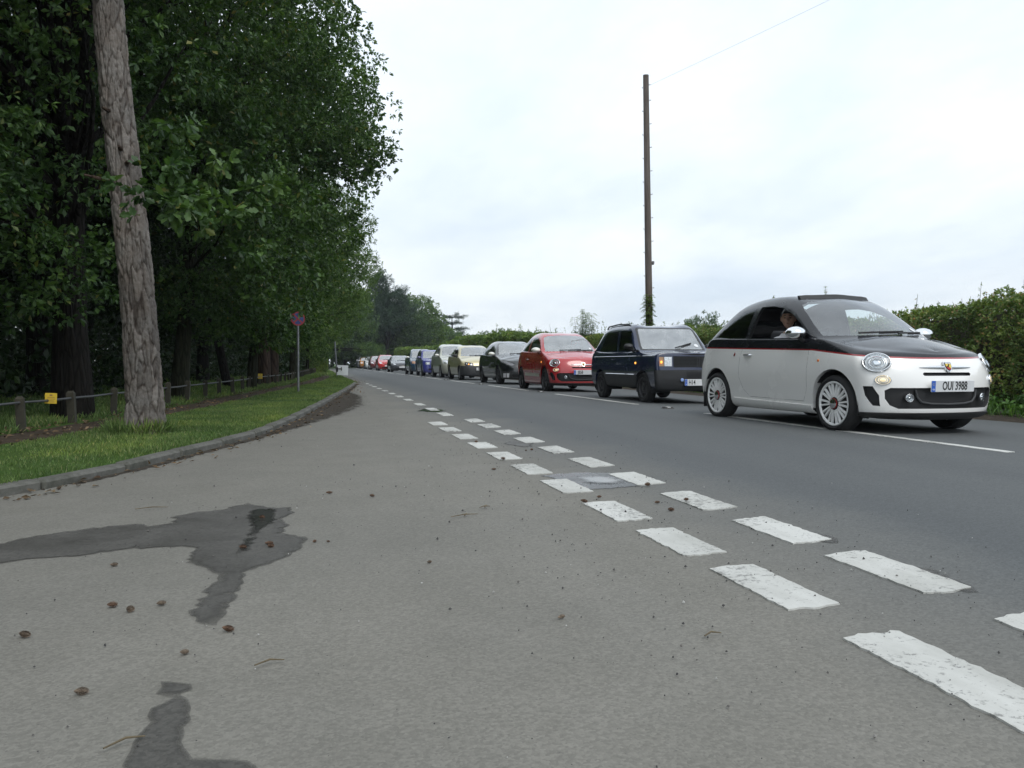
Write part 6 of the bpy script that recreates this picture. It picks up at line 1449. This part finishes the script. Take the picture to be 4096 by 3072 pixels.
def clearway(name, label, loc, h, r, rz, pr=.028):
    root = empty(name, loc, rz); tube_post(root, 0, h+r*.8, pr); rd = plain('sign_red', (.34, .028, .035), .4, var=.2, vscale=12); bl = plain('sign_blue', (.030, .055, .22), .4, var=.25, vscale=12)
    # local: faces -y
    Mx = Matrix.Translation((0, -pr-.006, h)) @ Matrix.Rotation(math.pi/2, 4, 'X'); mb = MB(); mb.lathe([(.001, -.003), (r, -.003), (r, .001), (.001, .001)], 40, Mx); o = mb.build('sign_plate', plain('sign_back', (.20, .20, .20), .6), root)
    mb = MB(); mb.lathe([(.001, .0018), (r*.83, .0018)], 40, Mx); mb.build('blue_field', bl, o); mb = MB(); mb.lathe([(r*.80, .003), (r*.995, .003)], 40, Mx); mb.build('red_ring', rd, o)
    for a, dz in ((math.pi/4, .0034), (-math.pi/4, .0042)): mb = MB(); mb.box((0, 0, dz), (r*1.66, r*.21, .0006)); me = mb.mesh('red_bar', False); me.transform(Mx @ Matrix.Rotation(a, 4, 'Z')); me.materials.append(rd); link('red_bar', me, None, o)
    mb = MB(); mb.box((0, -pr*.3, h), (.09, .05, .03), bev=.006); mb.build('clip', M_TUBE, root); tag(root, label, 'road sign'); return root
clearway('no_stopping_sign', 'round red and blue no-stopping sign on a grey post on the verge', (-5.66, 20.9, .03), 1.86, .175, .10)
clearway('road_sign', 'small far round sign on a post beyond the bend', (-.95, 122, .05), 1.95, .30, .1, .05)
def board_post():
    root = empty('board_post', (-3.98, 46.6, .03)); tube_post(root, 0, 1.95, .045, -.12); mb = MB(); mb.box((.30, -.04, .34), (.62, .02, .56), Matrix.Rotation(.05, 3, 'Y'), bev=.006); mb.build('board', plain('white_board', (.78, .79, .82), .5, var=.05), root)
    mb = MB(); mb.box((.0, -.075, .38), (.10, .05, .26), bev=.01); mb.build('clamp', M_BLACK, root); mb = MB(); mb.box((.13, -.075, .42), (.20, .03, .045), bev=.01); mb.build('clamp_arm', M_BLACK, root); mb = MB(); mb.box((.24, -.075, .42), (.045, .035, .20), bev=.01); mb.build('clamp_end', M_BLACK, root)
    tag(root, 'white board clamped with black fittings to a leaning grey post', 'board')
board_post()
def clipped_hedge():
    root = empty('clipped_hedge', (-5.0, 65, 0)); rng = np.random.default_rng(8); n = 5200; q = rng.uniform(-1, 1, (n, 3)); a = rng.integers(0, 3, n); s = np.sign(q[np.arange(n), a]); q[np.arange(n), a] = s*(1-np.abs(rng.normal(0, .03, n)))
    tips = q*[.75, 1.9, .54]+[0, 0, .56]; V, F = rosettes(rng, tips, q, 5, .09, up=.4, out=.7); link('foliage', np_mesh('foliage', V, F), M_HEDGE2, root); mb = MB(); mb.box((0, 0, .5), (1.3, 3.6, .98)); mb.build('stems', plain('hedge_twig', (.04, .03, .02), .9), root, False); tag(root, 'square clipped green hedge at the end of the fence', 'hedge')
clipped_hedge()
def pole():
    root = empty('telegraph_pole', (5.42, 24.45, -.05)); t = NT('pole_timber'); c = t.scale(t.coord(), (1, 1, .06)); n1 = t.noise(c, 26, 6, .7); n2 = t.noise(t.coord(), .5, 3)
    t.set(base=t.mix(t.mapr(n2, .35, .65), t.ramp(n1, [(.3, (.060, .046, .038)), (.7, (.150, .115, .095))]), t.ramp(n1, [(.3, (.09, .078, .072)), (.7, (.19, .165, .15))])), rough=.9); t.bump(n1, .5, .01)
    H = 10.15; top = Vector((-.17, .05, H)); mb = MB(); mb.tube([(0, 0, -.5), (0, 0, .5), tuple(top*.5), tuple(top)], [.125, .122, .108, .092], 20); mb.build('shaft', t.mat, root, True, 50)
    mb = MB(); mb.lathe([(.096, 0), (.094, .02), (.001, .028)], 20, Matrix.Translation(top)); mb.build('cap', M_TUBE, root)
    for k in range(19):
        z = 2.9+k*.38; sg = 1 if k % 2 else -1; p = top*(z/H); r = .122-.03*z/H; mb = MB(); mb.tube([p+Vector((sg*r*.6, -.02, 0)), p+Vector((sg*(r+.055), -.03, .004)), p+Vector((sg*(r+.06), -.03, .026))], .011, 6); mb.build('step', M_TUBE, root)
    p = top*(4.1/H); mb = MB(); mb.box((p.x+.15, p.y-.04, p.z), (.07, .07, .11), bev=.012); mb.build('junction_box', plain('grey_box', (.16, .16, .17), .6), root)
    p = top*.972; mb = MB(); mb.tube([p+Vector((.08, 0, 0)), p+Vector((.15, -.02, 0))], .012, 6); mb.build('bracket', M_TUBE, root); tag(root, 'tall dark wooden pole with climbing pegs rising from the hedge', 'pole')
    a = Vector((5.42, 24.45, -.05))+p+Vector((.15, -.02, 0)); b = Vector((13.7, -20, 9.0)); pts = []
    for k in range(30): f = k/29; q = a.lerp(b, f); q.z -= 1.0*4*f*(1-f)*.35; pts.append(q)
    mb = MB(); mb.tube(pts, .0036, 6); o = mb.build('overhead_wire', plain('grey_wire', (.45, .46, .48), .6)); tag(o, 'thin overhead wire running from the wooden pole out of the picture', 'wire')
pole()
def studs():
    cast = plain('cast_iron', (.13, .125, .12), .55, .5, var=.35, vscale=30); wr = plain('white_rubber', (.50, .50, .47), .7, var=.3, vscale=30); gl = plain('glass_bead', (.75, .78, .80), .08)
    lab = ['road stud lying between the white car and the boxy car', 'road stud in front of the red car', 'road stud beside the black hatchback', 'road stud beside the pale gold car', 'road stud beside the tall cream people carrier', 'road stud beside the teal tall hatchback']
    first = None
    for k, lb in enumerate(lab):
        t = 11.4+7.1*k; loc = (.0, t, crown_z(0)+.001)
        if first is None:
            root = empty('road_stud', loc); mb = MB(); mb.box((0, 0, .004), (.14, .19, .012), bev=.005); mb.build('base', cast, root)
            for sg in (-1, 1): mb = MB(); mb.box((sg*.048, 0, .018), (.030, .15, .020), bev=.008); mb.build('shoulder', cast, root)
            mb = MB(); mb.box((0, 0, .017), (.055, .11, .018), bev=.007); rb = mb.build('rubber_insert', wr, root)
            for sx in (-1, 1):
                for sy in (-1, 1): mb = MB(); mb.lathe([(.008, 0), (.007, .005), (.001, .007)], 10, Matrix.Translation((sx*.014, sy*.055, .018)) @ Matrix.Rotation(-sy*math.pi/2, 4, 'X')); mb.build('glass_bead', gl, rb)
            first = root
        else:
            root = first.copy(); COL.objects.link(root); root.location = loc
            for ch in first.children:
                c = ch.copy(); COL.objects.link(c); c.parent = root
                for g in ch.children: d = g.copy(); COL.objects.link(d); d.parent = c
        tag(root, lb, 'road stud', 'reflective studs along the centre line')
studs()
# ---- pine cones, twigs and grit on the road
def cone_mesh(seed, closed=.5):
    rng = random.Random(seed); mb = MB(); L, r = .064, .0145; vs = []; n = 8
    prof = [(.0, -.5), (.55, -.42), (.85, -.2), (.9, 0), (.75, .22), (.45, .42), (.0, .5)]
    mb.lathe([(max(.001, a*r*.8), b*L) for a, b in prof], n)
    for i in range(7):
        f = (i+.5)/7; z = (f-.5)*L*.92; R0 = r*math.sin(math.pi*min(.95, max(.08, f*.9+.06)))**.6; k = 8
        for q in range(k):
            a = 2*math.pi*(q+.5*(i % 2))/k+rng.uniform(-.1, .1); o = R0*(1.0+closed*.35); d = Vector((math.cos(a), math.sin(a), 0)); t = Vector((-math.sin(a), math.cos(a), 0)); u = Vector((0, 0, 1)); w = R0*.42; b = d*R0*.55+u*z
            p = [b-t*w*.5, b+t*w*.5, d*o+t*w+u*(z+.006), d*(o+.003)+u*(z+.009), d*o-t*w+u*(z+.006), d*o*.98+u*(z+.0035)]
            mb.add(p, [(0, 1, 2, 3), (0, 3, 4), (0, 5, 1), (1, 5, 2), (2, 5, 3), (3, 5, 4), (4, 5, 0)])
    me = mb.mesh('pine_cone', False); return me
M_CONE = plain('cone_scales', (.150, .090, .058), .85, var=.55, vscale=45); M_CONEG = plain('dusty_cone_scales', (.20, .155, .115), .9, var=.5, vscale=45)
CONES = [(-6.15, 2.71, 1.15, 1, 'dusty pine cone at the lower left edge of the road'), (-5.96, 2.96, 1.1, 0, 'left cone of the trio left of the wet patch tail'), (-5.89, 2.89, 1.0, 1, 'middle, greyest cone of the trio left of the wet patch tail'), (-5.80, 2.93, 1.0, 1, 'right cone of the trio left of the wet patch tail'), (-6.09, 3.57, .8, 1, 'lone cone just below the long arm of the wet patch'),
    (-5.60, 3.73, .9, 0, 'dark cone at the neck of the wet patch'), (-5.49, 3.77, 1.0, 0, 'farther cone of the touching pair on the wet patch'), (-5.48, 3.71, 1.0, 0, 'nearer cone of the touching pair on the wet patch'), (-5.56, 4.43, .9, 0, 'cone on the soaked head of the wet patch'), (-5.55, 2.58, 1.1, 0, 'long reddish cone just below the tip of the wet patch'), (-5.65, 2.41, .8, 1, 'small pale cone between the two wet patches'), (-5.86, 2.19, .9, 1, 'faint grey cone left of the lower wet patch'),
    (-6.96, 5.96, 1.2, 1, 'cone nearest the left end of the kerb'), (-6.84, 6.45, 1.1, 0, 'reddish cone by the kerb, farthest of three there'), (-6.87, 6.23, 1.0, 1, 'middle cone of three by the kerb'), (-5.20, 5.12, 1.0, 0, 'left of two cones on the open tarmac beyond the wet patch'), (-4.95, 4.91, 1.0, 0, 'right of two cones on the open tarmac beyond the wet patch'), (-5.29, 3.75, .6, 0, 'crushed cone bits at the right tip of the wet patch'), (-5.23, 3.73, .5, 0, 'smaller crushed cone bit at the right tip of the wet patch'),
    (-3.74, 7.74, 1.0, 0, 'cone lying on a white dash far up the inner row'), (-3.80, 6.33, 1.0, 0, 'cone beside the inner row, sixth dash'), (-4.0, 5.78, .9, 0, 'cone on the tarmac left of the inner row near the puddle'), (-3.40, 6.91, .9, 0, 'right of two cones on the damp spot between the rows'), (-3.46, 6.88, .6, 0, 'left, smaller cone on the damp spot between the rows'), (-3.82, 4.26, 1.1, 0, 'cone touching the far corner of a dash below the puddle'), (-3.69, 4.37, .8, 0, 'cone just beyond the far end of a dash below the puddle'),
    (-3.26, 4.67, 1.1, 0, 'cone at the right edge of the puddle'), (-3.44, 4.12, .9, 0, 'dark cone between the two rows of dashes'), (-3.27, 4.11, .9, 0, 'dark cone on the left edge of an outer dash'), (-3.46, 3.90, .9, 0, 'pale-ended cone between the rows, nearest of three'), (-4.54, 2.39, .7, 1, 'small broken cone alone in the middle of the tarmac'), (-4.84, 3.21, .6, 1, 'tiny flattened cone in the centre of the tarmac')]
_cm = [cone_mesh(k, .2+.5*k) for k in range(3)]
_cm2 = [m.copy() for m in _cm]
for m in _cm: m.materials.append(M_CONE)
for m in _cm2: m.materials.append(M_CONEG)
rng_c = random.Random(9)
for i, (x, y, sc, dusty, lb) in enumerate(CONES):
    o = link('pine_cone', (_cm2 if dusty else _cm)[i % 3]); k = sc*.52; dz = .010 if (-3.83 < x < -3.63 or -3.3 < x < -3.1) else .004
    o.location = (x, y, crown_z(x)+.0135*k+dz); o.rotation_euler = (math.pi/2+rng_c.uniform(-.15, .15), rng_c.uniform(0, 6), math.pi/2-.24+rng_c.uniform(-.55, .55)); o.scale = (k, k, k*rng_c.uniform(.85, 1.2)); tag(o, lb, 'pine cone', 'pine cones fallen on the road')
for i, (x, y, L, a, lb) in enumerate([(-4.38, 4.3, .07, .4, 'short twig on the tarmac left of the row of dashes'), (-4.17, 2.1, .06, .2, 'pale scrap of bark low in the middle of the tarmac'), (-5.69, 1.86, .085, .5, 'long dry stalk lying on the lower wet patch'), (-6.19, 4.92, .17, .15, 'dark twig on the tarmac above the wet patch'), (-4.53, 4.1, .16, .3, 'flattened dark sprig on the tarmac in mid-picture'), (-5.41, 2.25, .08, .3, 'small grey-green twig right of the lower wet patch')]):
    root = MB(); p = Vector((0, 0, .007)); d = Vector((math.cos(a), math.sin(a), 0)); root.tube([p-d*L/2, p+Vector((0, .012, .004)), p+d*L/2], [.002, .003, .0015], 6)
    if i in (0, 4): root.tube([p, p+d*.03+Vector((-.01, .03, .004))], [.0035, .002], 5)
    o = root.build('twig', plain('dry_twig', (.14, .11, .065), .9, var=.4, vscale=30)); o.location = (x, y, crown_z(x)+.004); tag(o, lb, 'twig')
def grit():
    rng = np.random.default_rng(17); n = 1700; parts = []
    t = 1.3+rng.gamma(1.6, 2.6, n); x = np.where(rng.uniform(0, 1, n) < .6, rng.normal(-3.75, .55, n), rng.uniform(-6.4, -2.6, n)); keep = (x > -6.4) & (t < 16) & np.array([p > kerb_x(q)+.1 for p, q in zip(x, t)]); x, t = x[keep], t[keep]; n = len(x)
    r = rng.gamma(2.0, .0008, n)+.001; c = np.stack([x, t, crown_zv(x)+r*.6+.004], 1)
    O = np.array([(1, 0, 0), (-1, 0, 0), (0, 1, 0), (0, -1, 0), (0, 0, 1), (0, 0, -.6)], float); V = (c[:, None]+O[None]*r[:, None, None]*rng.uniform(.6, 1.4, (n, 6, 1))).reshape(-1, 3)
    f = np.array([(0, 2, 4), (2, 1, 4), (1, 3, 4), (3, 0, 4), (2, 0, 5), (1, 2, 5), (3, 1, 5), (0, 3, 5)]); F = (np.arange(n)[:, None, None]*6+f[None]).reshape(-1, 3)
    tt = NT('grit'); g = tt.n('ShaderNodeNewGeometry'); tt.set(base=tt.ramp(g.outputs['Random Per Island'], [(0, (.03, .03, .032)), (.6, (.075, .073, .07)), (.88, (.13, .12, .11)), (.97, (.5, .5, .48))]), rough=.9)
    tag(link('grit', np_mesh('grit', V, F), tt.mat), 'loose grit scattered over the tarmac and dashes', 'grit', kind='stuff')
grit()
# ---------------------------------------------------------------- thin summer haze
HAZE = .0004
def haze():
    mb = MB(); mb.box((20, 200, 18), (900, 640, 42)); o = mb.build('haze', [], None, False); m = bpy.data.materials.new('haze_air'); m.use_nodes = True; nt = m.node_tree; nt.nodes.clear()
    out = nt.nodes.new('ShaderNodeOutputMaterial'); v = nt.nodes.new('ShaderNodeVolumePrincipled'); v.inputs['Color'].default_value = (.88, .93, 1.0, 1); v.inputs['Density'].default_value = HAZE; v.inputs['Anisotropy'].default_value = .2
    nt.links.new(v.outputs[0], out.inputs['Volume']); o.data.materials.append(m); tag(o, 'thin pale haze over the fields', 'haze', kind='stuff')
haze()
